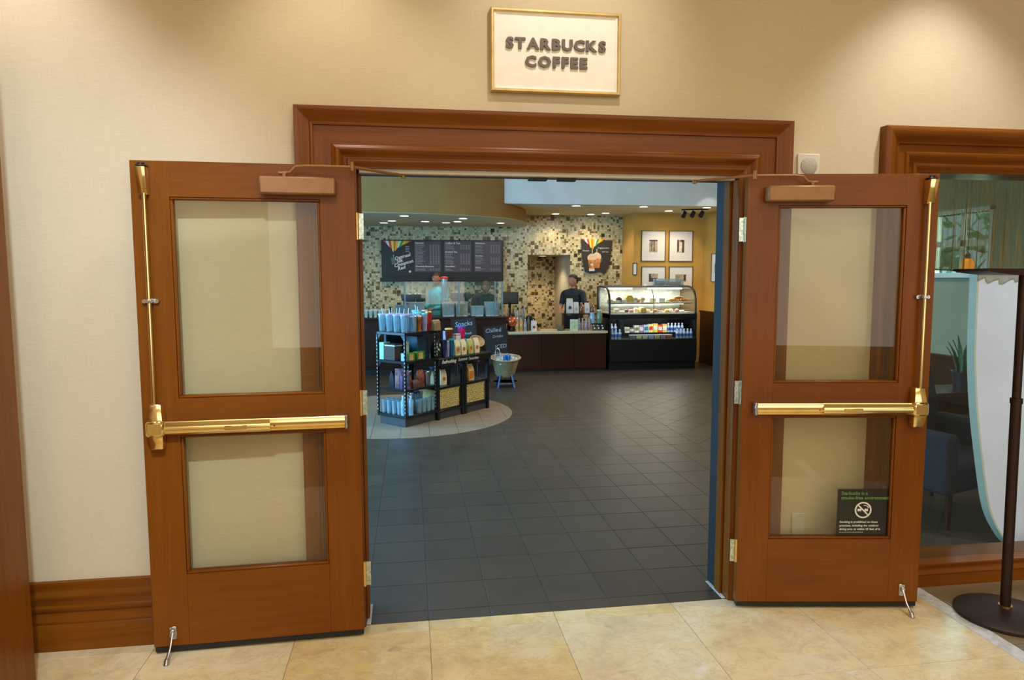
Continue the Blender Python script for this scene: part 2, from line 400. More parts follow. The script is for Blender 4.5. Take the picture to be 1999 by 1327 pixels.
# shop floor
sf = MB().box(-4.2, 4.9, 0, 11.6, -.06, -.003).build('floor_shop', M['grout']); sf['kind'] = 'structure'; tag(sf, 'charcoal porcelain tile floor inside the coffee shop', 'floor')
T = .305
rest = MB()
def view_ok(x, y): return y < 5.35 and -1.35-.09*y < x < 1.25+.46*y
def clip(poly, a, b, c):
    """keep a*x+b*y<=c"""
    out = []
    for i in range(len(poly)):
        p, q = poly[i], poly[(i+1) % len(poly)]; dp = a*p[0]+b*p[1]-c; dq = a*q[0]+b*q[1]-c
        if dp <= 0: out.append(p)
        if (dp < 0 < dq) or (dq < 0 < dp):
            t = dp/(dp-dq); out.append((p[0]+t*(q[0]-p[0]), p[1]+t*(q[1]-p[1])))
    return out
def slab(mb, poly, z=0, h=.003): mb.prism(poly, z-h, z, 'z')
XD = 2.1
IC = (-.8, 5.15); IR = 1.34
n = 0
for i in range(-14, 7):
    x0 = T*i; x1 = min(x0+T, XD)
    if x0 >= XD: continue
    for j in range(-1, 38):
        y0 = .1+T*j; y1 = y0+T
        if j < 0: y0 = 0.
        if math.hypot((x0+x1)/2-IC[0], (y0+y1)/2-IC[1]) < IR-.25: continue
        if view_ok(x0+.15, y0+.15): tile(sf, x0, x1, y0, y1, M['slate'], g=.0022, h=.003)
        else: slab(rest, [(x0+.0022, y0+.0022), (x1-.0022, y0+.0022), (x1-.0022, y1-.0022), (x0+.0022, y1-.0022)])
q = T*math.sqrt(.5)
for i in range(-26, 30):
    for j in range(-26, 30):
        cx = 3.2+(i-j)*q; cy = 4.0+(i+j)*q
        if not (XD-.3 < cx < 5.1 and -.2 < cy < 10.2): continue
        k = q-.003
        p = [(cx, cy-k), (cx+k, cy), (cx, cy+k), (cx-k, cy)]
        for a, b, c in ((-1, 0, -XD-.002), (1, 0, 4.85), (0, -1, -.002)):
            p = clip(p, a, b, c)
            if len(p) < 3: break
        if len(p) < 3: continue
        if cy < 5.35 and cx < 1.25+.46*cy:
            mb = MB(); slab(mb, p); mb.build('tile', M['slate'], sf, smooth=0)
        else: slab(rest, p)
o = rest.build('distant_tiles', M['slate'], sf, smooth=0); o['kind'] = 'stuff'
# lighter rounded inlay of square beige tiles under the display shelves
circ = [(IC[0]+IR*math.cos(2*PI*k/72), IC[1]+IR*math.sin(2*PI*k/72)) for k in range(72)]
for i in range(-5, 5):
    for j in range(-5, 5):
        x0 = IC[0]+.305*i; y0 = IC[1]+.305*j; x1, y1 = x0+.305, y0+.305
        p = circ
        for a, b, c in ((-1, 0, -x0-.002), (1, 0, x1-.002), (0, -1, -y0-.002), (0, 1, y1-.002)):
            p = clip(p, a, b, c)
            if len(p) < 3: break
        if len(p) < 3: continue
        mb = MB(); slab(mb, p, .002, .004); mb.build('tile', M['beige_tile'], sf, smooth=0)

# shop shell
BY = 10.05
ws = MB()   # tiled back wall with the niche
ws.box(-4.2, 1.583, BY, BY+.12, 0, 3.4).box(2.432, 3.48, BY, BY+.12, 0, 3.4).box(1.583, 2.432, BY, BY+.12, 2.07, 3.4)
struct('wall_back', ws, M['mosaic'], label='back wall clad in cream and brown mosaic behind the bar', cat='wall', smooth=0)
ni = MB().box(1.463, 1.583, BY+.12, 11.5, 0, 2.2).box(1.463, 2.552, 11.5, 11.6, 0, 2.2).box(1.463, 2.552, BY+.12, 11.6, 2.07, 2.2)
nn = struct('wall_niche', ni, M['mosaic'], label='mosaic clad recess in the back wall behind the barista', cat='wall', smooth=0)
struct('niche_return', MB().box(2.432, 2.552, BY+.12, 11.5, 0, 2.07), M['fine_tile'], nn, smooth=0)
wg = MB().box(3.48, 5.0, 9.33, BY+.12, 0, 3.4)
struct('wall_gold', wg, M['gold_paint'], label='ochre painted wall with framed pictures behind the pastry case', cat='wall', smooth=0)
wr = MB().box(4.85, 5.0, 4.5, 9.33, 0, 3.4)
struct('wall_side', MB().box(4.85, 5.0, .2, 2.72, 0, 3.4).box(4.85, 5.0, 3.55, 4.5, 0, 3.4).box(4.85, 5.0, 2.72, 3.55, 0, 1.68).box(4.85, 5.0, 2.72, 3.55, 2.28, 3.4), M['green_wall'], label='sage side wall around the small window of the seating corner', cat='wall', smooth=0)
struct('wall_side', wr, M['gold_paint'], label='ochre side wall of the shop above the dark wainscot', cat='wall', smooth=0)
t1 = MB().box(4.82, 4.85, 4.5, 9.33, 0, .97).box(4.8, 4.85, 4.5, 9.33, .97, 1.0, .004).box(4.81, 4.85, 4.5, 9.33, 0, .1)
struct('trim_1', t1, M['wainscot'], label='dark mahogany wainscot along the shop side wall', cat='trim')
t1 = MB().box(4.82, 4.85, .2, 4.5, 0, .80).box(4.8, 4.85, .2, 4.5, .80, .83, .004)
struct('trim_2', t1, M['wainscot'], label='dark wainscot below the small window in the seating corner', cat='trim')
wl = MB().box(-4.2, -4.05, .2, 1.0, 0, 3.4).box(-4.2, -4.05, 5.4, BY, 0, 3.4).box(-4.2, -4.05, 1.0, 5.4, 0, .7).box(-4.2, -4.05, 1.0, 5.4, 2.75, 3.4)
struct('wall_side', wl, M['olive_paint'], label='olive side wall with the daylight windows of the shop', cat='wall', smooth=0)
# ceilings: high part by the door, lowered part over the bar with its white bulkhead, curved soffit
struct('ceiling_shop', MB().box(-4.2, 5.0, .2, 8.0, 3.32, 3.42), M['bulk_paint'], label='high pale ceiling of the shop nearer the door', cat='ceiling', smooth=0)
cb = struct('ceiling_bar', MB().box(-4.2, 5.0, 8.02, BY+.12, 2.83, 2.93), M['ceil_paint'], label='lowered ceiling over the pastry case and counters', cat='ceiling', smooth=0)
struct('bulkhead', MB().box(-4.2, 5.0, 7.99, 8.05, 2.829, 3.42), M['bulk_paint'], cb, smooth=0)
cur = [(-4.05, 7.9), (-3.2, 7.5), (-2.4, 7.3), (-1.6, 7.24), (-.9, 7.28), (-.3, 7.4), (.2, 7.58), (.6, 7.8), (.86, 8.0), (1.1, 8.35), (1.3, 8.8), (1.44, 9.4), (1.5, 10.04)]
def catmull(P, n=6):
    out = []
    for i in range(len(P)-1):
        p0, p1, p2, p3 = P[max(i-1, 0)], P[i], P[i+1], P[min(i+2, len(P)-1)]
        for k in range(n):
            t = k/n
            out.append(tuple(.5*(2*p1[a]+(p2[a]-p0[a])*t+(2*p0[a]-5*p1[a]+4*p2[a]-p3[a])*t*t+(3*p1[a]-p0[a]-3*p2[a]+p3[a])*t**3) for a in range(len(p1))))
    return out+[P[-1]]
cs = catmull(cur)
struct('ceiling_soffit', MB().prism(cs+[(-4.05, 10.04)], 2.6, 3.3, 'z'), M['olive_paint'], label='olive curved soffit dropped over the drinks bar', cat='ceiling', smooth=30)
su = MB(); su.prism([(x+(.02 if i else 0), y+.03) for i, (x, y) in enumerate(cs)]+[(-4.05, 10.04)], 2.594, 2.6005, 'z')
struct('soffit_lining', su, M['ceil_paint'], bpy.data.objects['ceiling_soffit'], smooth=0, label='pale lining under the curved soffit')

# doorway: jambs, head, casing mouldings
PROF = [(0, 0), (0, .020), (.018, .022), (.026, .030), (.034, .030), (.040, .018), (.046, .017), (.060, .022), (.070, .036), (.079, .041), (.088, .040), (.095, .030), (.103, .028), (.106, .020), (.180, .020), (.182, .030), (.191, .032), (.198, .025), (.215, .030), (.238, .044), (.250, .048), (.259, .048), (.259, 0)]
def casing_run(mb, p0, p1, outw, m0, m1, prof):
    """moulding between p0 and p1 (x,z of the inner edge); outw: unit vector away from the opening; m0/m1: mitre sign at each end"""
    d = Vector((p1[0]-p0[0], p1[1]-p0[1])).normalized()
    L = []
    for p, m in ((p0, m0), (p1, m1)):
        L.append([(p[0]+outw[0]*u+d.x*u*m, -v, p[1]+outw[1]*u+d.y*u*m) for u, v in prof])
    mb.loft(L)
tr = thing('trim_3', 'moulded cherry wood casing around the double doorway', 'door casing', kind='structure')
mb = MB(); casing_run(mb, (-OW, OH), (OW, OH), (0, 1), -1, 1, PROF); mb.build('head_casing', M['wood_h'], tr, smooth=50)
mb = MB(); casing_run(mb, (-OW, 0), (-OW, OH), (-1, 0), 0, 1, PROF); mb.build('side_casing', M['wood'], tr, smooth=50)
mb = MB(); casing_run(mb, (OW, 0), (OW, OH), (1, 0), 0, 1, PROF); mb.build('side_casing', M['wood'], tr, smooth=50)
for s in (-1, 1):
    x = s*OW
    jb = MB().box(min(x, x+s*.02), max(x, x+s*.02), 0, .12, 0, OH, .001).box(min(x-s*.014, x), max(x-s*.014, x), .05, .115, 0, OH, .003)
    jb.build('jamb', M['wood'], tr)
    MB().box(min(x-s*.006, x+s*.02), max(x-s*.006, x+s*.02), .12, .215, 0, OH+.01, .002).build('rear_jamb', M['dark_paint'], tr, label='dark painted rear half of the jamb')
    MB().box(min(x-s*.022, x-s*.002), max(x-s*.022, x-s*.002), .0, .2, 0.001, .006, .001).build('grout_strip', M['streak_grout'], tr)
MB().box(-OW, OW, 0, .12, OH, OH+.02).box(-OW, OW, .05, .115, OH-.014, OH, .003).build('head_jamb', M['wood_h'], tr)
MB().box(-OW, OW, .12, .215, OH-.004, OH+.02).build('rear_jamb', M['dark_paint'], tr)
MB().box(-OW+.01, OW-.01, .004, .034, OH-.020, OH+.002, .003).build('weatherstrip', M['offwhite'], tr, label='pale metal weatherstrip under the head')
for s in (-1, 1): MB().box(s*.07-.045, s*.07+.045, .05, .085, OH-.032, OH-.008, .003).box(s*.07-.02, s*.07+.02, .046, .056, OH-.03, OH-.012, .002).build('latch_strike', M['black_metal'], tr)

# window beside the doors
PW = [(0, 0), (0, .012), (.016, .014), (.03, .024), (.042, .024), (.048, .014), (.06, .016), (.078, .034), (.092, .034), (.098, .026), (.13, .026), (.136, .036), (.15, .036), (.158, .044), (.19, .060), (.205, .06), (.218, .05), (.218, 0)]
wi = thing('window_1', 'wide plate glass window in moulded cherry casing beside the doors', 'window', kind='structure')
mb = MB(); casing_run(mb, (WX0, WZ1), (WX1, WZ1), (0, 1), -1, 1, PW); mb.build('head_casing', M['wood_h'], wi, smooth=50)
mb = MB(); casing_run(mb, (WX0, WZ0), (WX0, WZ1), (-1, 0), 0, 1, PW); mb.build('side_casing', M['wood'], wi, smooth=50)
mb = MB(); casing_run(mb, (WX1, WZ0), (WX1, WZ1), (1, 0), 0, 1, PW); mb.build('side_casing', M['wood'], wi, smooth=50)
PS = [(0, 0), (0, .016), (.012, .018), (.02, .012), (.034, .014), (.046, .028), (.052, .028), (.056, .022), (.11, .034), (.116, .034), (.116, 0)]
mb = MB(); casing_run(mb, (WX0-.218, WZ0), (WX1+.218, WZ0), (0, -1), 0, 0, PS); mb.build('sill_casing', M['wood_h'], wi, smooth=50)
MB().box(WX0-.02, WX1+.02, 0, .2, WZ0-.02, WZ0).build('sill', M['wood_h'], wi)
MB().box(WX0-.02, WX0, 0, .2, WZ0, WZ1).box(WX1, WX1+.02, 0, .2, WZ0, WZ1).box(WX0-.02, WX1+.02, 0, .2, WZ1, WZ1+.02).build('frame', M['wood'], wi)
MB().box(WX0, WX1, .06, .068, WZ0, WZ1).build('pane', M['glass_win'], wi, smooth=0)

# baseboard and the corner casing
PB = [(0, 0), (0, .036), (.115, .036), (.122, .030), (.128, .033), (.140, .033), (.150, .024), (.168, .018), (.186, .030), (.198, .030), (.204, .020), (.232, .020), (.238, .026), (.252, .026), (.262, .016), (.275, .012), (.29, .020), (.308, .020), (.31, .016), (.31, 0)]
mb = MB(); casing_run(mb, (-2.42, 0), (-OW-.259, 0), (0, 1), 0, 0, PB); o = mb.build('baseboard_1', M['wood_h'], smooth=50); o['kind'] = 'structure'; tag(o, 'tall stepped cherry baseboard under the plain wall', 'baseboard')
mb = MB(); casing_run(mb, (OW+.259, 0), (WX0-.218, 0), (0, 1), 0, 0, PB); o = mb.build('baseboard_2', M['wood_h'], smooth=50); o['kind'] = 'structure'; tag(o, 'tall stepped cherry baseboard behind the stickered door', 'baseboard')
tc = MB().box(-2.42, -2.194, -1.1, -.31, 0, 2.62, .004).box(-2.194, -2.186, -1.1, -.36, 0, 2.62, .003)
o = tc.build('trim_4', M['wood']); o['kind'] = 'structure'; tag(o, 'dark cherry corner casing at the edge of the lobby side wall', 'trim')
# ------------------------------------------------------------------ the two open doors
def make_door(num, s, ang, label):
    d = thing('door_%d' % num, label, 'door', (s*OW, -.1064, 0), s*-ang if s > 0 else ang, kind='structure')
    def X(a, b): return (min(s*a, s*b), max(s*a, s*b))
    DW, DH, TH = .902, 2.13, .045
    def bx(u0, u1, y0, y1, z0, z1, bev=.0004, mb=None):
        return (mb or MB()).box(*X(u0, u1), y0, y1, z0, z1, bev)
    Z = [.036, .357, .974, 1.135, 1.984, DH]; U0, U1 = .150, .755
    bx(0, U0, 0, TH, Z[0], DH, .0012).build('stile', M['wood_door'], d)
    bx(U1, DW, 0, TH, Z[0], DH, .0012).build('stile', M['wood_door'], d)
    for a, b in ((Z[0], Z[1]), (Z[2], Z[3]), (Z[4], Z[5])): bx(U0, U1, .0001, TH-.0001, a, b).build('rail', M['wood_door_h'], d)
    for a, b in ((Z[1], Z[2]), (Z[3], Z[4])):
        g = .011
        bd = MB()
        for y0, y1 in ((.004, .018), (.028, .041)):
            bx(U0, U1, y0, y1, a, a+g, .003, bd); bx(U0, U1, y0, y1, b-g, b, .003, bd); bx(U0, U0+g, y0, y1, a+g, b-g, .003, bd); bx(U1-g, U1, y0, y1, a+g, b-g, .003, bd)
        bd.build('glazing_bead', M['wood_door'], d)
        bx(U0+.002, U1-.002, .020, .026, a+.002, b-.002, 0).build('pane', M['glass'], d, smooth=0)
    bx(.004, DW-.004, .004, .040, .010, .036, .002).build('door_sweep', M['sweep'], d, label='black rubber sweep under the door')
    # exit device: head case, push pad, cover channel, rod, top latch
    e = MB()
    def taper(mb, uc, w0, w1, z0, z1, y1a, y1b, bev=.006):
        lo = [(s*uc-w0/2, -y1a, z0), (s*uc+w0/2, -y1a, z0), (s*uc+w0/2, 0, z0), (s*uc-w0/2, 0, z0)]
        hi = [(s*uc-w1/2, -y1b, z1), (s*uc+w1/2, -y1b, z1), (s*uc+w1/2, 0, z1), (s*uc-w1/2, 0, z1)]
        mb.hexa(lo, hi, bev, 2)
    taper(e, .836, .050, .062, .926, .992, .046, .062); taper(e, .836, .062, .046, 1.042, 1.120, .060, .044)
    ex = e.build('device_case', M['brass'], d, label='tapered brass exit device case')
    m2 = MB(); bx(.800, .872, -.068, 0, .984, 1.050, .009, m2); m2.build('case_band', M['brass'], ex)
    p = MB()
    pr = [(0, .984), (-.030, .984), (-.046, .990), (-.058, 1.000), (-.062, 1.012), (-.058, 1.026), (-.044, 1.036), (-.040, 1.044), (0, 1.046)]
    p.prism(pr, *X(.376, .806), axis='x'); pb = p.build('push_pad', M['brass'], d, smooth=50)
    bx(.470, .560, -.0635, -.055, 1.004, 1.022, .002).build('worn_plate', M['brass_satin'], pb, label='worn bronze patch on the push pad')
    c = MB(); pr = [(0, .989), (-.034, .989), (-.038, .995), (-.034, 1.0), (-.046, 1.004), (-.048, 1.010), (-.048, 1.036), (-.044, 1.044), (0, 1.044)]
    c.prism(pr, *X(.062, .378), axis='x'); cc = c.build('cover_channel', M['brass'], d, smooth=30)
    bx(.050, .064, -.051, 0, .986, 1.047, .004).build('end_cap', M['steel'], cc, label='bright metal end cap')
    MB().cyl((s*.36, -.047, 1.012), (s*.36, -.0495, 1.012), .003).build('screw', M['black'], cc)
    MB().cyl((s*.842, -.032, 1.115), (s*.842, -.030, 1.992), .0085, n=12).build('vertical_rod', M['brass'], d)
    g = MB(); bx(.812, .872, -.010, 0, 1.541, 1.561, .003, g); bx(.830, .854, -.043, 0, 1.543, 1.559, .003, g)
    for u in (.818, .866): g.cyl((s*u, -.018, 1.551), (s*u, -.008, 1.551), .009, .010, 10)
    g.build('rod_guide', M['steel'], d, label='white metal rod guide with two screws')
    t = MB(); taper(t, .846, .036, .040, 1.987, 2.098, .032, .060, .004); tl = t.build('top_latch', M['brass'], d, label='brass top latch case')
    t = MB(); bx(.826, .866, -.048, -.01, 2.098, 2.108, .002, t); bx(.832, .842, -.044, -.03, 2.106, 2.116, .001, t); bx(.85, .86, -.044, -.03, 2.106, 2.116, .001, t); t.build('latch_bolt', M['black_metal'], tl)
    # closer with its two-piece arm
    bx(.078, .386, -.062, 0, 1.998, 2.070, .006).build('closer_body', M['bronze'], d, label='tan metal door closer body')
    a = MB().cyl((s*.288, -.034, 2.068), (s*.288, -.034, 2.088), .011); bx(.276, .312, -.044, -.024, 2.082, 2.092, .002, a)
    ar = a.build('closer_spindle', M['bronze'], d)
    elbow = Vector((s*.006, -.075, 2.112))
    MB().tube([(s*.288, -.034, 2.087), (s*.262, -.04, 2.09), (s*.24, -.044, 2.112), (s*.2, -.05, 2.116), tuple(elbow)], .0062, 8).cyl(elbow+Vector((0, 0, -.016)), elbow+Vector((0, 0, .022)), .009).build('closer_arm', M['bronze'], ar)
    c_, s_ = math.cos(d.rotation_euler.z), math.sin(d.rotation_euler.z)
    wp = Vector((s*.70, .03, 2.112)) - d.location; lp = Vector((c_*wp.x+s_*wp.y, -s_*wp.x+c_*wp.y, 2.112))
    MB().tube([tuple(elbow), tuple(elbow.lerp(lp, .5)), tuple(lp)], .0065, 8).build('forearm', M['bronze'], ar)
    MB().cyl(lp+Vector((0, 0, -.012)), lp+Vector((0, 0, .012)), .011).build('arm_shoe', M['bronze'], ar)
    # hinges
    for z in (1.871, 1.090, .298):
        h = MB().cyl((s*-.006, .004, z-.058), (s*-.006, .004, z+.058), .0075, n=10)
        for k in (-.035, -.012, .012, .035): h.cyl((s*-.006, .004, z+k-.001), (s*-.006, .004, z+k+.001), .0085, n=10)
        hk = h.build('hinge', M['brass_satin'] if s < 0 or z < .5 else M['zinc'], d)
        lf = MB(); bx(-.034, -.008, .006, .009, z-.056, z+.056, .0005, lf)
        for k in (-.036, 0, .036): lf.cyl((s*(-.022+.006*(k == 0)), .0062, z+k), (s*(-.022+.006*(k == 0)), .0045, z+k), .004, n=8)
        lf.build('hinge_leaf', M['zinc'], hk)
    # flip-down door holder
    k = MB(); bx(.806, .836, -.006, 0, .068, .126, .002, k); bx(.811, .831, -.02, -.004, .095, .118, .003, k)
    for z in (.076, .088): k.cyl((s*.821, -.008, z), (s*.821, -.005, z), .004, n=8)
    kk = k.build('door_holder', M['steel'], d, label='silver flip-down door holder')
    MB().tube([(s*.821, -.014, .105), (s*.820, -.03, .085), (s*.822, -.05, .05), (s*.826, -.082, .02)], [.006, .0055, .005, .0075], 8).cyl((s*.826, -.082, .022), (s*.828, -.090, 0.0), .010, .012, 10).build('holder_arm', M['steel'], kk)
    return d
dL = make_door(1, -1, .0283, 'open cherry wood door with clear glass, beside the plain wall and baseboard')
dR = make_door(2, 1, .1497, 'open cherry wood door carrying the black no smoking sticker, beside the window')

# sticker on the lower pane of that door
ca, sa = math.cos(-.1497), math.sin(-.1497)
def on_door(u, y, z): return (OW+ca*u-sa*y, -.1064+sa*u+ca*y, z)
st = thing('no_smoking_sticker', 'square black no smoking sticker with green heading on the door glass', 'sign', on_door(.4945, .0195, .359), -.1497)
MB().box(0, .249, -.0006, .0004, 0, .245).build('backing', M['sign_black'], st, smooth=0)
def stx(s_, size, m, x, z, bold=0): text(s_, size, m, st, (x, -.0012, z), 'text_line', .0002, bold=bold)
stx('Starbucks is a', .0235, M['ink_green'], .018, .2165, .0004); stx('smoke-free environment.', .0235, M['ink_green'], .018, .1935, .0004)
stx('Smoking is prohibited on these', .0150, M['ink_white'], .014, .0740, .0003); stx('premises, including the outdoor', .0150, M['ink_white'], .014, .0555, .0003)
stx('dining area or within 25 feet of it.', .0150, M['ink_white'], .014, .0375, .0003)
mb = MB()
for k in range(16): mb.box(.014+.0075*k, .0195+.0075*k, -.0012, -.0006, .0235, .0285)
mb.build('fine_print', M['ink_grey'], st, smooth=0)
def ring(mb, cx, cz, r0, r1, y0, y1, n=32):
    L = [[(cx+r*math.cos(a), y, cz+r*math.sin(a)) for a in [2*PI*k/n for k in range(n)]] for r, y in ((r0, y1), (r0, y0), (r1, y0), (r1, y1), (r0, y1))]
    mb.loft(L, cap=False)
mb = MB(); ring(mb, .128, .139, .034, .0415, -.0014, -.0006)
R45 = Matrix.Translation((.128, 0, .139)) @ Matrix.Rotation(PI/4, 4, 'Y')
mb.box(-.036, .036, -.0014, -.0006, -.0036, .0036, mat=R45); mb.build('prohibition_ring', M['ink_white'], st, smooth=30)
mb = MB().box(.100, .119, -.0011, -.0006, .133, .1455).box(.135, .152, -.0011, -.0006, .133, .1455)
mb.prism([(.152, .149), (.156, .149), (.156, .153), (.150, .160), (.140, .164), (.130, .163), (.130, .160), (.140, .160), (.147, .157)], -.0011, -.0006)
mb.build('cigarette', M['ink_white'], st, smooth=0)

# ------------------------------------------------------------------ sign over the door
sg = thing('shop_sign', 'framed cream shop sign with raised dark letters above the doorway', 'sign', (0, 0, 2.6685))
def frame_mesh(w, h, prof):
    """mitred picture-frame moulding; prof: (inset, depth)"""
    L = []
    for u, v in prof: L.append([(-w/2+u, -v, -h/2+u), (w/2-u, -v, -h/2+u), (w/2-u, -v, h/2-u), (-w/2+u, -v, h/2-u)])
    mb = MB()
    for a, b in zip(L, L[1:]): mb.loft([a, b], cap=False)
    return mb
frame_mesh(.604, .366, [(0, .0), (0, .030), (.004, .036), (.012, .036), (.016, .028), (.016, 0)]).build('frame', M['gold'], sg, smooth=20)
frame_mesh(.572, .334, [(0, .0), (0, .026), (.006, .024), (.010, .020), (.010, 0)]).build('inner_bead', M['cream'], sg, smooth=20)
MB().box(-.288, .288, -.019, 0, -.169, .169).build('panel', M['cream'], sg, smooth=0)
def letters(word, size, z, width):
    # one raised letter per object, spaced to the measured width
    ws = []
    objs = []
    for ch in word:
        o = text(ch, size, M['letter'], sg, (0, -.0265, z), 'letter', .004, bold=.0030); o.data.transform(Matrix.Diagonal((1.14, 1, 1, 1)))
        xs = [v.co.x for v in o.data.vertices]; ws.append((min(xs), max(xs))); objs.append(o)
    tot = sum(b-a for a, b in ws); gap = (width-tot)/(len(word)-1); x = -width/2
    for o, (a, b) in zip(objs, ws): o.location.x = x-a; x += b-a+gap
letters('STARBUCKS', .064, .0115, .465); letters('COFFEE', .064, -.0665, .290)

# wall speaker and outlet plates
sp = thing('wall_speaker', 'small square white wall speaker with a round grille above the stickered door', 'speaker', (1.27, 0, 2.190))
MB().box(-.0585, .0585, -.012, 0, -.0585, .0585, .004).build('plate', M['offwhite'], sp)
MB().lathe([(.043, 0), (.043, .004), (.038, .007), (0, .008)], n=28).xform(Matrix.Translation((0, -.0115, 0)) @ Matrix.Rotation(PI/2, 4, 'X')).build('grille', M['greyplastic'], sp)
ou = thing('wall_plate', 'blank beige wall plate seen through the lower pane of the stickered door', 'plate', (1.288, 0, .374))
MB().box(-.035, .035, -.007, 0, -.06, .06, .003).build('plate', M['offwhite'], ou)
for z in (-.042, .042): MB().cyl((0, -.0078, z), (0, -.006, z), .0035, n=8).build('screw', M['greyplastic'], ou)

# ------------------------------------------------------------------ tall stand by the window
sd = thing('pedestal_stand', 'dark brown telescopic stand with a round base and flat top by the window', 'stand', (2.165, -.375, 0), 0)
MB().lathe([(.0, 0), (.205, 0), (.215, .006), (.214, .016), (.195, .026), (.12, .040), (.05, .050), (.034, .052), (0, .052)], n=40).build('base', M['brown_metal'], sd)
MB().lathe([(.030, .05), (.030, .058), (.0, .058)], n=20).build('collar', M['brass_satin'], sd, label='thin metal collar at the foot')
MB().tube([(0, 0, .052), (-.008, 0, .6), (-.014, 0, 1.05)], .0225, 16).build('lower_tube', M['brown_metal'], sd)
MB().cyl((-.014, 0, 1.05), (-.0142, 0, 1.075), .026, n=16).build('clamp_ring', M['brown_metal'], sd)
MB().tube([(-.0142, 0, 1.06), (-.02, 0, 1.655)], .0185, 16).build('upper_tube', M['brown_metal'], sd)
mb = MB()
mb.loft([[(x, y, z) for y, z in ((-.10, 1.655+k), (.10, 1.655+k), (.10, 1.683), (-.10, 1.683))] for x, k in ((-.30, .018), (-.26, .010), (-.16, .0), (.20, -.004), (.24, .008))])
mb.build('top_board', M['brown_metal'], sd, smooth=30)
# ------------------------------------------------------------------ seating corner seen through the window
def m_sheer():
    t = NT('sheer_olive_voile')
    co = t.coord(); a = t.noise(co, 3, 2, .5, (40, 40, 1.2))
    col = t.ramp(a, [(.3, (104, 86, 48)), (.7, (160, 138, 90))])
    df = t.n('ShaderNodeBsdfDiffuse'); t.l(col, df.inputs[0]); tl = t.n('ShaderNodeBsdfTranslucent'); t.l(col, tl.inputs[0])
    tr = t.n('ShaderNodeBsdfTransparent'); tr.inputs[0].default_value = (*lin((226, 220, 196)), 1)
    m1 = t.n('ShaderNodeMixShader', i_0=.4); t.l(df.outputs[0], m1.inputs[1]); t.l(tl.outputs[0], m1.inputs[2])
    rr = t.n('ShaderNodeMapRange'); t.l(a, rr.inputs[0]); rr.inputs[1].default_value = .35; rr.inputs[2].default_value = .65; rr.inputs[3].default_value = .58; rr.inputs[4].default_value = .22
    m2 = t.n('ShaderNodeMixShader'); t.l(rr.outputs[0], m2.inputs[0]); t.l(m1.outputs[0], m2.inputs[1]); t.l(tr.outputs[0], m2.inputs[2])
    t.l(m2.outputs[0], t.out.inputs[0]); t.t.nodes.remove(t.b); return t.m
M['sheer'] = m_sheer()
cu = thing('sheer_curtain', 'gathered sheer olive curtain hanging across the upper window', 'curtain', (0, .30, 0))
mb = MB(); rows = []
for z, amp in ((2.215, .012), (2.1, .018), (1.95, .022), (1.8, .024), (1.685, .026)):
    rows.append([(1.90+.0125*k, amp*math.sin(k*.9+.6*math.sin(k*.13))+.008*math.sin(k*.31), z-.004*math.sin(k*.2)) for k in range(180)])
mb.loft(rows, cap=False, closed=False); mb.build('cloth', M['sheer'], cu, smooth=80)
mb = MB(); mb.tube([(x, y, z) for x, y, z in rows[-1][::2]], .005, 5); mb.build('hem', M['sheer'], cu)
MB().cyl((1.86, 0, 2.225), (4.25, 0, 2.225), .009).build('curtain_rod', M['black_metal'], cu)
sc = thing('curved_screen', 'tall white screen with a curved edge standing behind the window', 'screen', (0, .40, 0))
ed = catmull([(2.612, 1.665), (2.618, 1.40), (2.626, 1.168), (2.660, .863), (2.716, .552), (2.79, .235), (2.89, .06), (2.95, 0)], 5)
mb = MB()
for a, b in zip(ed, ed[1:]): mb.prism([a, (3.7, a[1]), (3.7, b[1]), b], 0, .05, 'y')
bmesh.ops.remove_doubles(mb.bm, verts=mb.bm.verts, dist=1e-5)
mb.build('panel', plain('white_screen_lacquer', (236, 230, 248), .5, var=.02, scale=4), sc, smooth=0)
L = [[(x+dx, y, z) for x, z in ed] for dx, y in ((-.006, -.003), (.006, -.004), (.006, .054), (-.006, .053), (-.006, -.003))]
MB().loft([[l[k] for l in L[:4]] for k in range(len(ed))]).build('edge_trim', M['offwhite'], sc)
ct = thing('console_table', 'dark wooden table under the snake plant behind the window', 'table', (3.80, 1.85, 0))
MB().box(-.42, .42, -.2, .2, .69, .72, .004).build('table_top', M['wood_dark'], ct)
MB().box(-.38, .38, -.17, .17, .54, .69).build('apron', M['wood_dark'], ct)
for x in (-.37, .37):
    for y in (-.16, .16): MB().box(x-.025, x+.025, y-.025, y+.025, 0, .54, .003).build('leg', M['wood_dark'], ct)
pl = thing('snake_plant', 'snake plant with upright green leaves in a dark pot', 'plant', (3.82, 1.80, .72))
MB().lathe([(.0, 0), (.075, 0), (.095, .13), (.1, .15), (.09, .15), (.085, .125), (0, .125)], n=20).build('pot', plain('dark_glazed_pot', (40, 40, 46), .3), pl)
MB().lathe([(0, .126), (.084, .126)], n=16).build('soil', plain('potting_soil', (38, 26, 18), .9), pl)
leafm = plain('snake_leaf', (58, 88, 52), .4, var=.3, scale=40)
for k in range(11):
    a = k*2.4; r = .02+.045*random.random(); h = .20+.16*random.random(); ln = .05+.06*random.random()
    bx_, by_ = r*math.cos(a), r*math.sin(a); tw = a+PI/2
    secs = []
    for t_, w_ in ((0, .012), (.3, .02), (.65, .019), (.9, .008), (1, .001)):
        cx, cy, cz = bx_+ln*t_*t_*math.cos(a), by_+ln*t_*t_*math.sin(a), .12+h*t_
        secs.append([(cx-w_*math.cos(tw), cy-w_*math.sin(tw), cz), (cx+.004*math.cos(a), cy+.004*math.sin(a), cz), (cx+w_*math.cos(tw), cy+w_*math.sin(tw), cz), (cx-.004*math.cos(a), cy-.004*math.sin(a), cz)])
    MB().loft(secs).build('leaf', leafm, pl)
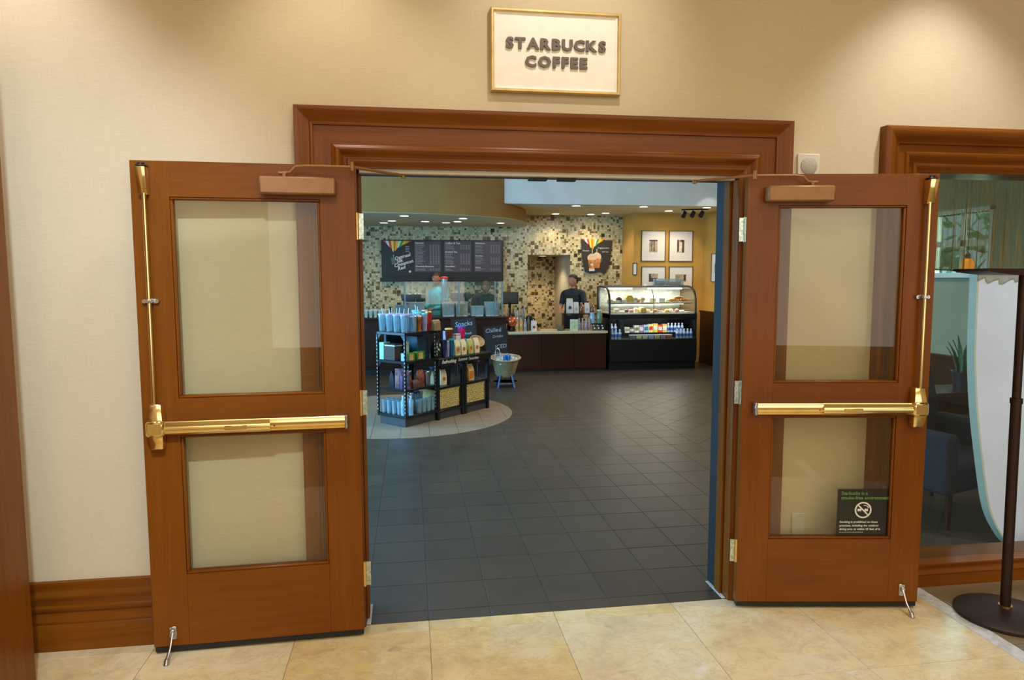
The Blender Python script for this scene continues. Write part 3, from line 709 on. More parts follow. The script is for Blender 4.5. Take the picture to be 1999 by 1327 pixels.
navy = plain('navy_upholstery', (34, 40, 54), .85, var=.12, scale=30)
ac = thing('lounge_chair', 'dark navy upholstered lounge chair behind the window glass', 'chair', (2.98, 1.02, 0), .3)
MB().box(-.33, .33, -.30, .30, .24, .44, .05, 3).build('seat', navy, ac)
MB().loft([[(x, y, z) for x, y in ((-w_, y0), (w_, y0), (w_, y0+.12), (-w_, y0+.12))] for z, w_, y0 in ((.40, .34, .2), (.7, .34, .26), (.98, .32, .32), (1.05, .29, .345))]).build('backrest', navy, ac, smooth=60)
for s in (-1, 1): MB().box(s*.34-.06, s*.34+.06, -.3, .3, .24, .64, .04, 3).build('armrest', navy, ac)
for x in (-.3, .3):
    for y in (-.25, .25): MB().cyl((x, y, 0), (x, y, .25), .016, .022).build('leg', M['wood_dark'], ac)
w2 = thing('window_2', 'small four pane window onto greenery in the seating corner', 'window', (4.85, 3.135, 1.68), kind='structure')
fr = M['bulk_paint']
MB().box(-.02, .15, -.45, -.40, -.04, .64).box(-.02, .15, .40, .45, -.04, .64).box(-.02, .15, -.45, .45, .60, .64).build('frame', fr, w2)
MB().box(-.05, .15, -.48, .48, -.05, 0, .004).build('sill', fr, w2)
MB().box(.05, .08, -.02, .02, 0, .6).build('mullion', fr, w2)
MB().box(.05, .08, -.4, .4, .27, .33).build('transom', fr, w2)
for y in (-.2, .2):
    for z in (.15, .46): MB().box(.062, .066, y-.185, y+.185, z-.135, z+.135).build('pane', M['glass_case'], w2, smooth=0)
leafg = plain('garden_foliage', (90, 180, 130), .6, var=.5, scale=9)
for k, (x, y, z, r) in enumerate(((7.8, 5.6, 1.3, 1.15), (10.6, 8.0, 1.7, 1.7), (8.2, 3.0, 1.2, 1.15))):
    mb = MB()
    for q_ in range(260):
        u = random.uniform(-1, 1); a = random.uniform(0, 2*PI); rr = r*(.75+.25*random.random()); sq = math.sqrt(1-u*u)
        c = Vector((rr*sq*math.cos(a), rr*sq*math.sin(a), rr*u*1.1)); d = Vector((random.uniform(-1, 1), random.uniform(-1, 1), random.uniform(-1, 1))).normalized(); e = d.orthogonal().normalized(); s_ = .16
        mb.poly([c-d*s_, c+e*s_*.5, c+d*s_, c-e*s_*.5])
    rt = thing('garden_shrub', ('tall green shrub outside the small window', 'larger green tree standing beyond the shrubs outside', 'low green bush at the near side of the small window')[k], 'shrub', (x, y, 0))
    o = mb.build('foliage', leafg, rt, smooth=0, loc=(0, 0, z)); o['kind'] = 'stuff'
    MB().tube([(0, 0, 0), (.03, 0, z*.7), (0, .02, z)], [.09, .06, .03], 8).build('trunk', M['wood_dark'], rt)
MB().box(5.2, 14, -4, 14, -.12, -.06).build('ground_outside', plain('garden_lawn', (60, 110, 60), .9), smooth=0)['kind'] = 'structure'
pe = thing('pendant_lamp', 'small glowing orange pendant lamp hanging in the seating corner', 'lamp', (3.52, 1.5, 1.70))
MB().lathe([(.042, 0), (.046, .03), (.040, .065), (.018, .085), (.018, .080), (.036, .062), (.042, .03), (.038, 0)], n=16).build('lamp_shade', emit('amber_glass_glow', (255, 150, 40), 1.6), pe)
MB().lathe([(.022, .08), (.018, .11), (.008, .125), (0, .125)], n=12).build('socket', M['black'], pe)
MB().cyl((0, 0, .12), (0, 0, 1.62), .003, n=6).build('cord', M['black'], pe)

# ------------------------------------------------------------------ display shelves (rotated 45 degrees)
RA = Vector((-.744, 4.282, 0)); E1 = Vector((.7071, .7071, 0)); E2 = Vector((-.7071, .7071, 0))
def rk(s, t, z): return tuple(RA+E1*s+E2*t+Vector((0, 0, z)))
RZ = PI/4
bm_ = M['black_metal']
def post_row(mb, s, t, z0, z1, w=.011): mb.box(s-w, s+w, t-w, t+w, z0, z1, .002)
ra = thing('display_shelf', 'tall black metal display shelf at the near end of the merchandise island', 'shelf', tuple(RA), RZ)
MB().box(.02, .50, .03, .43, .002, .095, .003).build('plinth', plain('shelf_plinth_paint', (64, 64, 66), .35, var=.06), ra)
for z, h, nm in ((.098, .03, 'deck'), (.395, .025, 'shelf_board'), (.700, .03, 'shelf_board'), (1.012, .032, 'top_shelf')):
    MB().box(0, .50, 0, .445, z, z+h, .004).build(nm, bm_, ra)
for s in (.006, .488):
    for t in (.006, .438):
        mb = MB(); post_row(mb, s, t, .095, 1.015); po = mb.build('post', bm_, ra)
        mb = MB()
        for k in range(20): mb.box(s-.0125, s-.0105, t-.004, t+.004, .16+.042*k, .178+.042*k)
        mb.build('slot_holes', M['offwhite'], po, smooth=0)['kind'] = 'stuff'
for z, dz in ((.70, -.06), (1.012, -.06)):
    for t, d in ((.017, 1), (.428, -1)): MB().prism([(t, z), (t+d*.05, z), (t, z+dz)], .002, .008, 'x').build('bracket', bm_, ra)
MB().box(.10, .46, .40, .43, .73, 1.0).build('rear_panel', plain('teal_panel', (30, 62, 78), .5), ra)
def low_unit(s0, s1, label):
    o = thing('display_unit', label, 'shelf', rk(s0, 0, 0), RZ); w_ = s1-s0
    MB().box(.02, w_-.02, .02, .42, .002, .09, .003).build('plinth', plain('shelf_plinth_paint', (52, 50, 50), .4), o)
    for z, h, nm in ((.088, .022, 'deck'), (.360, .022, 'shelf_board'), (.692, .024, 'counter_top')): MB().box(.0, w_, 0, .44, z, z+h, .003).build(nm, bm_, o)
    for s in (.02, w_-.02):
        for t in (.012, .428): mb = MB(); post_row(mb, s, t, 0 if t < .1 else .08, .70, .018); mb.build('post', bm_, o)
    MB().box(-.002, w_+.002, -.035, -.001, .632, .712, .004).build('sign_ledge', M['sign_black'], o)
    return o
u1 = low_unit(.505, .975, 'low black display unit in the middle of the merchandise island')
u2 = low_unit(.980, 1.450, 'low black display unit at the far end of the merchandise island')
text('Refreshing', .058, M['ink_white'], u1, (.04, -.0365, .655), 'lettering', .0006, shear=.3, bold=.001)
text('Summer', .052, M['ink_white'], u1, (.32, -.0365, .66), 'lettering', .0006, shear=.3)
text('Favorites', .050, M['ink_white'], u2, (.04, -.0365, .655), 'lettering', .0006, shear=.3)
wick = plain('yellow_wicker', (208, 182, 112), .7, var=.12, scale=40)
for k, (o, lab) in enumerate(((u1, 'yellow woven storage basket in the middle display unit'), (u2, 'yellow woven storage basket in the far display unit'))):
    b = thing('wicker_basket', lab, 'basket', rk((.505, .98)[k]+.235, .02, .111), RZ, 'woven baskets under the display units')
    MB().box(-.175, .175, .01, .34, 0, .225, .006).build('body', wick, b)
    for r in range(9): 
        mb = MB()
        for c in range(12):
            mb.box(-.172+.0287*c, -.172+.0287*c+.026, (.002 if (c+r) % 2 else .0045), .012, .008+.024*r, .029+.024*r, .003)
        mb.build('weave_strand', wick, b)
    MB().tube([(-.18, .005, .228), (.18, .005, .228)], .008, 8).build('rim', wick, b)

# drinkware and packets ------------------------------------------------
def tumbler(name, label, loc, h=.2, r=.043, body=None, lid=None, straw=True, group=None, band=None, rz=0):
    o = thing(name, label, 'tumbler', loc, rz, group)
    MB().lathe([(0, 0), (r*.72, 0), (r*.76, .006), (r, h), (r*.95, h), (r*.71, .012), (0, .012)], n=20).build('cup', body or M['glass_blue'], o)
    MB().lathe([(r*1.06, h-.004), (r*1.08, h+.008), (r*.98, h+.014), (r*.2, h+.016), (0, h+.016)], n=20).build('lid', lid or M['glass_blue'], o)
    if straw: MB().tube([(.01, 0, h*.1), (.004, .0, h+.02), (-.004, 0, h+.075)], .0045, 8).build('straw', plain('clear_green_straw', (190, 222, 214), .3), o)
    if band: MB().lathe([(r*.84, h*.32), (r*.86, h*.32), (r*.965, h*.72), (r*.94, h*.72)], n=20).build('printed_band', band, o)
    return o
ghost = plain('frosted_acrylic', (150, 190, 214), .2, var=.1, coat=.5)
ice = plain('pale_acrylic', (196, 206, 226), .2, var=.08, coat=.5)
lav = plain('lavender_lid', (186, 176, 214), .35)
aqua = plain('aqua_lid', (110, 214, 214), .3)
zt = 1.044
tm = tumbler('cold_cup', 'clear cold cup with lavender lid, first in the row along the top shelf end', rk(.05, .40, zt), .185, .045, M['glass_blue'], lav, True, 'clear cold cups along the end of the top shelf')
ends = ['second clear cold cup in the row along the end of the top shelf', 'third clear cold cup along the end of the top shelf', 'fourth clear cold cup along the end of the top shelf, at the corner post']
for k in range(3): dup(tm, rk(.05, .40-.115*(k+1), zt), RZ+k, ends[k])
for k, (s, t, lab) in enumerate(((.17, .37, 'clear cold cup behind the first of the end row'), (.17, .25, 'clear cold cup in the second rank of the top shelf'), (.18, .12, 'clear cold cup just past the corner of the top shelf'))): dup(tm, rk(s, t, zt), RZ+1+k, lab)
gj = tumbler('glass_mug', 'tall clear glass cup with steel lid beside the orange bottle', rk(.17, .035, zt), .165, .040, M['glass_blue'], M['steel'])
tumbler('amber_tumbler', 'narrow amber and red tumbler on the top shelf edge', rk(.255, .04, zt), .165, .032, plain('amber_red_gloss', (196, 92, 24), .2, var=.35, scale=12, coat=.6), M['white'], False)
tumbler('frosted_tumbler', 'frosted pale tumbler with aqua lid beside the amber one', rk(.305, .10, zt), .20, .042, ice, aqua, True)
tumbler('lavender_tumbler', 'pale lavender tumbler before the red cup on the top shelf', rk(.345, .035, zt), .19, .036, plain('lavender_acrylic', (176, 160, 190), .3, coat=.4), aqua, False)
tumbler('frosted_tumbler', 'frosted aqua tumbler behind the lavender one', rk(.37, .2, zt), .215, .042, ghost, aqua, True)
tumbler('red_cup', 'bright red cup behind the kraft bag on the top shelf', rk(.425, .05, zt), .205, .040, plain('red_gloss', (196, 34, 36), .3, coat=.4), M['brass_satin'], False)
tumbler('rust_cup', 'rust brown cup beside the red one on the top shelf', rk(.455, .14, zt), .215, .036, plain('rust_gloss', (136, 62, 34), .35), M['offwhite'], False)
def bag(name, label, loc, rz, w, d, h, mat, cat='bag', seal=None, dot=None, dotz=.38, crush=0, lab=None):
    o = thing(name, label, cat, loc, rz)
    lo = [(-w/2, -d/2), (w/2, -d/2), (w/2, d/2), (-w/2, d/2)]
    L = []
    for z, fw, fd in ((0, .96, .96), (.04, 1, 1), (.55, 1, .92), (.82, .98, .55), (.93, .97, .14), (1, .97, .10)):
        L.append([(x*fw+(crush*math.sin(7*z+x*30) if z > .1 else 0), y*fd, z*h) for x, y in lo])
    MB().loft(L).build('pouch', mat, o, smooth=50)
    if seal: MB().box(-w*.47, w*.47, -d*.07, d*.07, h*.93, h*1.01, .002).build('top_fold', seal, o)
    if lab: MB().box(-w*.40, w*.40, -d*.505, -d*.49, h*.10, h*.58).build('printed_panel', lab, o)
    if dot: MB().cyl((0, -d*.485, h*dotz), (0, -d*.512, h*dotz), w*.26, n=16).xform(Matrix.Identity(4)).build('round_badge', dot, o)
    return o
kraft = plain('kraft_paper', (150, 120, 78), .8, var=.12)
paper = plain('cream_bag_paper', (232, 216, 176), .7, var=.06)
orange = plain('orange_badge', (214, 108, 50), .6)
olive = plain('olive_label', (190, 182, 96), .6, var=.1)
silver = plain('silver_foil', (160, 150, 176), .3, .6, .25, 30)
bag('kraft_gift_bag', 'brown kraft bag with folded top at the corner of the top shelf', rk(.475, -.012, zt), RZ, .11, .06, .12, kraft, seal=paper, crush=.008)
# shelf with boxes
zs = .732
def carton(name, label, loc, rz, w, d, h, mat, cat='box', face=None, stripe=None, facefrac=(.1, .9, .15, .85)):
    o = thing(name, label, cat, loc, rz)
    MB().box(-w/2, w/2, -d/2, d/2, 0, h, .002).build('carton', mat, o)
    a, b, c, e = facefrac
    if face: MB().box(-w/2+w*a, -w/2+w*b, -d/2-.0012, -d/2, h*c, h*e).build('front_label', face, o, smooth=0)
    if stripe: MB().box(-w/2-.0008, w/2+.0008, -d/2-.0008, d/2+.0008, h*.86, h*.93).build('stripe', stripe, o, smooth=0)
    return o
mint = plain('mint_card', (150, 214, 190), .6); brownc = plain('coffee_brown_card', (66, 42, 26), .6); wht = plain('white_card', (216, 214, 222), .6)
carton('gift_box', 'pale mint gift box standing at the far back corner of the box shelf', rk(.06, .38, zs), RZ, .10, .07, .19, mint, face=wht)
carton('gift_box', 'brown and white striped gift box in the middle of the end of the box shelf', rk(.07, .25, zs), RZ, .12, .16, .18, brownc, stripe=wht)
carton('gift_box', 'small pale blue box by the corner post of the box shelf', rk(.05, .06, zs), RZ, .05, .06, .085, plain('pale_blue_card', (160, 190, 226), .6))
greenm = plain('green_card', (70, 130, 40), .55); tan = plain('tan_card', (214, 170, 100), .6)
g1 = carton('tea_carton', 'green carton with tan picture nearer the corner post', rk(.115, .045, zs), RZ, .10, .07, .085, greenm, face=tan, facefrac=(.1, .7, .1, .9))
g2 = carton('tea_carton', 'green carton with tan picture beside the teal box', rk(.255, .045, zs), RZ, .12, .07, .09, greenm, face=tan, facefrac=(.2, .75, .1, .9))
carton('tall_packet', 'slim white and green packet behind the green cartons', rk(.15, .13, zs), RZ, .045, .04, .21, plain('pale_green_card', (170, 200, 170), .6), stripe=wht)
carton('appliance_box', 'big teal box filling the box shelf beside the black leaf print bag', rk(.38, .2, zs), RZ, .20, .22, .25, plain('teal_card', (28, 66, 88), .5), face=plain('dark_teal_card', (22, 48, 62), .5))
# bag shelf
zb = .42
bag('coffee_pouch', 'tall near black coffee pouch on the middle shelf end', rk(.07, .26, zb), RZ+.3, .09, .06, .19, plain('black_pouch', (26, 20, 28), .4))
bag('foil_pouch', 'shiny silver and lilac foil pouch beside the black pouch', rk(.06, .15, zb), RZ-.6, .10, .06, .22, silver, seal=silver)
bag('foil_pouch', 'crinkled lilac foil pouch right at the corner post', rk(.05, .06, zb), RZ-.4, .09, .06, .20, plain('lilac_foil', (120, 104, 150), .3, .5, .35, 30))
rose = plain('rose_foil', (150, 84, 66), .35, .5, .3, 30)
bag('foil_pouch', 'copper foil pouch just past the corner post', rk(.10, .07, zb), RZ+.1, .075, .06, .17, rose)
bag('foil_pouch', 'bright copper foil pouch in the middle of the bag shelf', rk(.285, .06, zb), RZ, .085, .06, .19, rose)
bag('foil_pouch', 'low slumped brown pouch on the bag shelf', rk(.19, .05, zb), RZ, .10, .06, .09, plain('brown_foil', (110, 76, 66), .4, .3, .2, 30))
tumbler('french_press', 'steel and glass press at the post end of the bag shelf', rk(.40, .07, zb), .15, .046, M['steel'], M['steel'], False)
tumbler('teal_flask', 'slim teal flask behind the copper pouches', rk(.205, .15, zb), .17, .03, plain('teal_gloss', (40, 92, 110), .3), M['steel'], False)
# bottom deck of glassware
zd = .129
gm = thing('water_glass', 'clear glass in the bottom row, first from the window end', 'glass', rk(.06, .40, zd), 0, 'clear glasses on the bottom deck')
MB().lathe([(0, 0), (.030, 0), (.036, .15), (.034, .15), (.028, .01), (0, .01)], n=16).build('glass_wall', M['glass_blue'], gm)
k = 0
for a in range(2):
    for b in range(5):
        if a == b == 0: continue
        dup(gm, rk(.06+.085*a, .40-.082*b, zd), 0, ('clear glass in the front row of the bottom deck end, ' if a == 0 else 'clear glass in the second row of the bottom deck end, ')+ORD[b]+' from the window end')
for b in range(4): dup(gm, rk(.25+.075*b, .05, zd), 0, 'clear glass along the long side of the bottom deck, '+ORD[b]+' from the corner')
fl_ = thing('water_bottle', 'tall pale blue bottle with white cap on the bottom deck', 'bottle', rk(.10, .025, zd), 0, 'pale bottles on the bottom deck')
MB().lathe([(0, 0), (.026, 0), (.028, .15), (.012, .19), (.012, .20), (0, .2)], n=14).build('bottle_body', ghost, fl_)
MB().lathe([(.014, .198), (.014, .218), (0, .22)], n=12).build('cap', M['white'], fl_)
dup(fl_, rk(.035, .075, zd), 0, 'pale blue capped bottle at the corner of the bottom deck')
bl = plain('cobalt_plastic', (40, 70, 170), .3)
for k in range(4):
    tumbler('blue_tumbler', 'small blue topped tumbler on the bottom deck, '+ORD[k]+' from the corner', rk(.26+.05*k, .17, zd), .20, .022, M['glass_blue'], bl if k in (1, 2) else M['white'], False)
# middle and far units
zc = .717
o = thing('display_riser', 'small dark riser holding the amber and magenta cups on the low units', 'riser', rk(1.08, .26, zc), RZ)
MB().box(-.165, .165, -.11, .11, .085, .10, .002).build('board', bm_, o)
for x in (-.155, .155): MB().box(x-.006, x+.006, -.10, .10, 0, .085).build('leg', bm_, o)
bb = bag('leaf_print_bag', 'black bag with white leaf print beside the tall shelf', rk(.555, .06, zc), RZ, .10, .08, .20, M['sign_black'])
mb = MB()
for x, z, r in ((-.034, .17, .4), (-.03, .13, -.3), (-.036, .085, .5), (-.034, .045, 0), (.0, .10, .8), (.02, .15, .2)):
    mb.prism([(x+.010*math.cos(a)*math.cos(r)-.018*math.sin(a)*math.sin(r), z+.010*math.cos(a)*math.sin(r)+.018*math.sin(a)*math.cos(r)) for a in [2*PI*k/8 for k in range(8)]], -.0425, -.041)
mb.build('leaf_print', M['ink_white'], bb, smooth=0)
tumbler('navy_tumbler', 'navy tumbler beside the leaf print bag', rk(.67, .05, zc), .19, .034, plain('navy_gloss', (32, 40, 76), .25, coat=.5), M['black'], False)
tumbler('silver_tumbler', 'slim lilac silver tumbler next to the navy one', rk(.735, .04, zc), .175, .022, plain('lilac_steel', (190, 180, 220), .2, .4), M['steel'], False)
tumbler('teal_tumbler', 'glossy teal tumbler in the front row of the middle unit', rk(.805, .05, zc), .19, .036, plain('deep_teal_gloss', (16, 98, 128), .25, coat=.5), plain('teal_lid', (40, 140, 140), .35), False)
tumbler('amber_cup', 'dark amber cup with a cream lid behind the first coffee bag', rk(.955, .22, zc+.10), .20, .046, plain('dark_amber_gloss', (104, 40, 20), .25, coat=.5), plain('cream_lid', (236, 196, 110), .4), False)
tumbler('pink_tumbler', 'magenta tumbler with a blue lid behind the coffee bags', rk(1.20, .23, zc+.10), .215, .048, plain('magenta_gloss', (200, 36, 96), .25, coat=.4), plain('blue_lid', (70, 110, 200), .35), False)
for k, (s, t, h, lab) in enumerate(((.895, .05, .165, 'cream coffee bag with orange badge beside the teal tumbler'), (1.0, .045, .165, 'cream coffee bag with orange badge, second in the front row'), (1.135, .05, .16, 'cream coffee bag with orange badge, third in the front row'), (1.25, .05, .165, 'cream coffee bag with orange badge, fourth in the front row'))):
    bag('coffee_bag', lab, rk(s, t, zc), RZ, .09, .06, h+.02, paper if k != 2 else olive, seal=paper, dot=orange, lab=olive if k in (0, 2) else None)
carton('cookie_box', 'white box with orange lid between the amber and magenta cups', rk(1.065, .19, zc+.10), RZ, .08, .06, .14, wht, stripe=orange)
carton('card_pack', 'white and lilac card pack at the back of the riser', rk(1.03, .32, zc+.10), RZ, .09, .05, .17, plain('lilac_card', (176, 170, 214), .6), face=wht)
o = thing('flat_basket', 'tan oval basket lying tilted at the far end of the island', 'basket', rk(1.39, .18, zc), RZ)
mb = MB(); mb.lathe([(0, 0), (.07, 0), (.13, .05), (.14, .055), (.128, .055), (.068, .008), (0, .008)], n=24, sy=.6).xform(Matrix.Translation((0, 0, .10)) @ Matrix.Rotation(1.0, 4, 'X')); mb.build('bowl', plain('woven_seagrass', (186, 150, 112), .8, var=.15, scale=60), o)
MB().box(-.06, .06, -.05, .05, .0, .05, .004).build('support', kraft, o)
zc2 = .384
bag('coffee_bag', 'cream coffee bag at the post side of the middle unit lower shelf', rk(.545, .08, zc2), RZ, .08, .06, .18, paper, seal=paper)
bag('coffee_bag', 'cream coffee bag with orange band at the center of the lower shelf', rk(.70, .10, zc2), RZ, .09, .06, .19, paper, seal=M['dark_paint'], dot=orange)
tumbler('steel_flask', 'dark flask with a blue cap on the middle unit lower shelf', rk(.66, .2, zc2), .20, .05, plain('graphite', (60, 62, 68), .3, .4), plain('slate_blue_lid', (60, 84, 120), .4), False)
tumbler('steel_flask', 'dark slim flask at the far side of the lower shelf', rk(.84, .14, zc2), .19, .04, plain('graphite2', (40, 44, 50), .3, .3), M['black'], False)
bag('coffee_bag', 'orange and cream coffee bag in the far unit lower shelf', rk(1.17, .08, zc2), RZ, .10, .07, .20, plain('orange_cream_bag', (226, 178, 110), .6, var=.2), seal=paper, lab=plain('orange_print', (214, 122, 50), .6))
carton('brown_packet', 'slim brown packet beside the orange coffee bag', rk(1.085, .1, zc2), RZ, .07, .05, .19, plain('brown_print', (126, 70, 36), .6), stripe=paper)
carton('white_packet', 'slim white packet at the post of the far unit', rk(1.03, .06, zc2), RZ, .025, .05, .19, paper)
tumbler('glass_jar', 'pale blue glass jar under the far counter top', rk(1.06, .05, .607), .07, .034, ghost, M['steel'], False)
MB().box(0, .3, 0, .28, 0, .008, .002).build('shelf_insert', bm_, u2, loc=(.04, .02, .598))
o = thing('woven_bowl', 'brown bowl under the far counter top', 'bowl', rk(1.20, .12, .607))
MB().lathe([(0, 0), (.06, 0), (.09, .062), (.084, .062), (.056, .008), (0, .008)], n=20).build('bowl', plain('brown_clay', (126, 92, 62), .6), o)

# chalkboards
cb_ = plain('chalkboard_slate', (34, 37, 40), .8, var=.1, scale=8); chalk = plain('chalk_marks', (176, 180, 184), .9)
def chalkboard(label, loc, rz, w, h, lines, tilt=-.13, z0=.0, roll=-.10):
    o = thing('chalkboard', label, 'sign', loc, rz)
    R = Matrix.Translation((0, 0, z0)) @ Matrix.Rotation(roll, 4, 'Y') @ Matrix.Rotation(tilt, 4, 'X')
    MB().box(-w/2, w/2, 0, .015, 0, h, .002).xform(R).build('board', cb_, o)
    fr_ = frame_mesh(w+.03, h+.03, [(0, -.018), (0, .006), (.016, .006), (.016, -.018)]); fr_.xform(R @ Matrix.Translation((0, 0, h/2))); fr_.build('frame', M['wood_dark'], o, smooth=0)
    for s_, size, x, z in lines:
        t_ = text(s_, size, chalk, o, (0, 0, 0), 'chalk_lettering', .0004, shear=.15, align='CENTER'); t_.data.transform(R @ Matrix.Translation((x, -.002, z)))
    legs = MB()
    for x in (-w/2+.02, w/2-.02): legs.tube([tuple(R @ Vector((x, .02, h*.9))), (x, .30+z0*.3, -loc[2])], .010, 6)
    for x in (-w/2+.02, w/2-.02): legs.tube([tuple(R @ Vector((x, .01, .1))), (x, -.0, -loc[2])], .010, 6)
    legs.build('easel_leg', M['wood_dark'], o)
    return o
chalkboard('tall chalkboard with the word Snacks behind the island', (.13, 6.62, .42), .0, .33, .64, (('Snacks', .095, 0, .53), ('fresh', .05, .05, .40), ('daily', .05, -.02, .32)))
chalkboard('chalkboard listing iced drinks behind the oval tub', (.68, 7.42, .30), 0.05, .35, .58, (('Chilled', .09, -.03, .49), ('Drinks', .06, .03, .40), ('ICED', .085, .06, .23), ('Tea', .06, .02, .13)))

# oval drinks tub on its stand
tb = thing('drinks_tub', 'cream oval tub of ice tilted on a blue steel stand', 'tub', (.715, 6.95, 0))
TB = Matrix.Translation((.715, 6.95, 0))
Rt = Matrix.Translation((0, 0, .30)) @ Matrix.Rotation(.20, 4, 'X')
cream = plain('cream_enamel', (184, 166, 124), .35, var=.05)
MB().lathe([(0, -.14), (.12, -.14), (.148, -.11), (.205, .12), (.232, .138), (.236, .15), (.205, .152), (.19, .12), (.14, -.09), (0, -.11)], n=36, sy=.82).xform(Rt).build('bowl', cream, tb)
icem = plain('crushed_ice', (206, 214, 226), .25, var=.15, scale=80)
mb = MB()
for k in range(130):
    a = random.uniform(0, 2*PI); r = .18*math.sqrt(random.random()); s_ = random.uniform(.012, .022)
    mb.box(-s_, s_, -s_, s_, -s_, s_, mat=Rt @ Matrix.Translation((r*math.cos(a), r*.8*math.sin(a), .10+random.uniform(-.012, .012))) @ Matrix.Rotation(random.random()*3, 4, (random.random(), random.random(), 1)))
mb.lathe([(0, .085), (.185, .085)], n=24, sy=.82); 
o = mb.build('ice', icem, tb, smooth=0); o['kind'] = 'stuff'
blue_steel = plain('blue_steel', (70, 92, 124), .4, .4)
for x, y in ((-.10, -.12), (.10, -.12), (-.10, .14), (.10, .14)): MB().tube([(x*.8, y*.6, .21), (x*1.25, y*1.1, .0)], .016, 8).build('leg', blue_steel, tb)
MB().tube([(-.115, -.125, .06), (.115, -.125, .06), (.115, .145, .06), (-.115, .145, .06), (-.115, -.125, .06)], .008, 6).build('foot_ring', blue_steel, tb)
def canned(label, x, y, mat, h=.12, r=.026):
    p = TB @ Rt @ Vector((x, y, .09)); o = thing('drink_can', label, 'can', tuple(p)); o.rotation_euler = (.2, 0, 0)
    MB().lathe([(0, 0), (r*.85, 0), (r, .008), (r, h-.012), (r*.8, h), (0, h-.003)], n=16).build('can_body', mat, o); MB().lathe([(r*.8, h-.001), (r*.82, h+.002), (0, h)], n=16).build('can_top', M['steel'], o)
can = plain('blue_can', (60, 130, 206), .25, .5, .15, 50)
canned('blue drink can in the tub nearer the scoop', -.02, -.07, can); canned('blue drink can in the tub, second from the scoop', .04, -.08, can); canned('silver blue drink can behind the other two', .02, -.01, plain('silver_can', (150, 176, 206), .25, .6))
p = TB @ Rt @ Vector((-.12, -.03, .09)); o = thing('ice_scoop', 'silver wire ice tongs standing up in the tub', 'tongs', tuple(p))
MB().tube([(-.035, 0, 0), (-.035, .01, .15), (-.02, .01, .19), (0, .012, .20), (.02, .01, .19), (.04, .0, .12), (.05, -.01, 0)], .006, 8).build('wire_handle', M['steel'], o)
MB().box(-.03, .03, .0, .012, .085, .115, .003).build('hinge_plate', M['steel'], o)
# ------------------------------------------------------------------ counters
stone = plain('cream_quartz', (206, 194, 158), .3, var=.06, scale=40)
lc = thing('bar_counter', 'tall dark mahogany drinks counter under the menu board', 'counter', (0, 0, 0))
MB().box(-4.0, .95, 8.5, 9.1, .10, .93).build('body', M['wood_dark'], lc)
for k in range(7): MB().box(-3.95+.70*k, -3.95+.70*k+.66, 8.486, 8.5, .14, .90, .004).build('panel', M['wood_dark'], lc)
MB().box(-4.0, .95, 8.54, 9.1, 0, .10).build('toe_kick', M['black'], lc)
MB().box(-4.0, .97, 8.47, 9.14, .93, .965, .006).build('counter_top', M['wood_dark'], lc)
rc = thing('hand_off_counter', 'low mahogany counter with a cream stone top beside the pastry case', 'counter', (0, 0, 0))
MB().box(.975, 2.715, 8.47, 9.0, .03, .655).build('body', M['wainscot'], rc)
for k in range(3): MB().box(.985+.578*k, .985+.578*k+.57, 8.458, 8.47, .05, .645, .003).build('panel', M['wainscot'], rc)
MB().box(.975, 2.715, 8.49, 9.0, 0, .03).build('toe_kick', M['black'], rc)
MB().box(.975, 2.735, 8.43, 9.02, .655, .70, .006).build('counter_top', stone, rc)
ZL, ZR = .965, .70

# sneeze guard on the drinks counter
sg2 = thing('glass_guard', 'clear glass splash guard with steel posts on the drinks counter', 'screen', (0, 8.56, ZL))
for k, x in enumerate((-.77, .14, .765, .885)): MB().box(x-.014, x+.014, -.014, .014, 0, .60, .002).build('post', plain('guard_post', (130, 150, 160), .3, .5), sg2)
for a, b in ((-.755, .125), (.155, .75), (.78, .87)): MB().box(a, b, -.004, .004, .03, .60).build('pane', glassy('guard_glass', (234, 244, 242), .03, .03, .04, (150, 170, 170)), sg2, smooth=0)
bin_grey = plain('taupe_bin', (214, 188, 186), .6); bin_blue = plain('grey_blue_bin', (120, 132, 142), .5)
def binbox(label, x, y, w, d, h, mat, z=ZL, handle=True):
    o = thing('counter_bin', label, 'bin', (x, y, z), 0)
    MB().prism([(-w/2+.01, 0), (w/2-.01, 0), (w/2, h), (w/2-.012, h), (w/2-.022, .012), (-w/2+.022, .012), (-w/2+.012, h), (-w/2, h)], -d/2, d/2).box(-w/2+.01, w/2-.01, -d/2-.004, -d/2, .002, h).box(-w/2+.01, w/2-.01, d/2, d/2+.004, .002, h).build('body', mat, o)
    MB().box(-w/2-.004, w/2+.004, -d/2-.012, -d/2-.004, h-.02, h+.004, .002).build('rim', mat, o)
    return o
binbox('taupe bin at the window end of the drinks counter', -.60, 8.75, .33, .24, .25, bin_grey); binbox('taupe bin before the person in the light blue shirt', -.035, 8.75, .21, .24, .25, bin_grey)
binbox('light taupe bin in the middle of the drinks counter', .195, 8.75, .21, .24, .25, plain('warm_taupe_bin', (220, 190, 166), .6))
binbox('low pale grey bin on the drinks counter', .465, 8.75, .22, .24, .175, plain('pale_grey_bin', (206, 204, 210), .5)); binbox('square pale grey tub at the register end of the drinks counter', .73, 8.75, .25, .24, .245, plain('pale_grey_tub', (200, 202, 206), .5))
o = binbox('small blue bin beside the cup row', -.86, 8.8, .16, .2, .20, bin_blue)
mc = plain('machine_brown', (64, 56, 54), .4, .3)
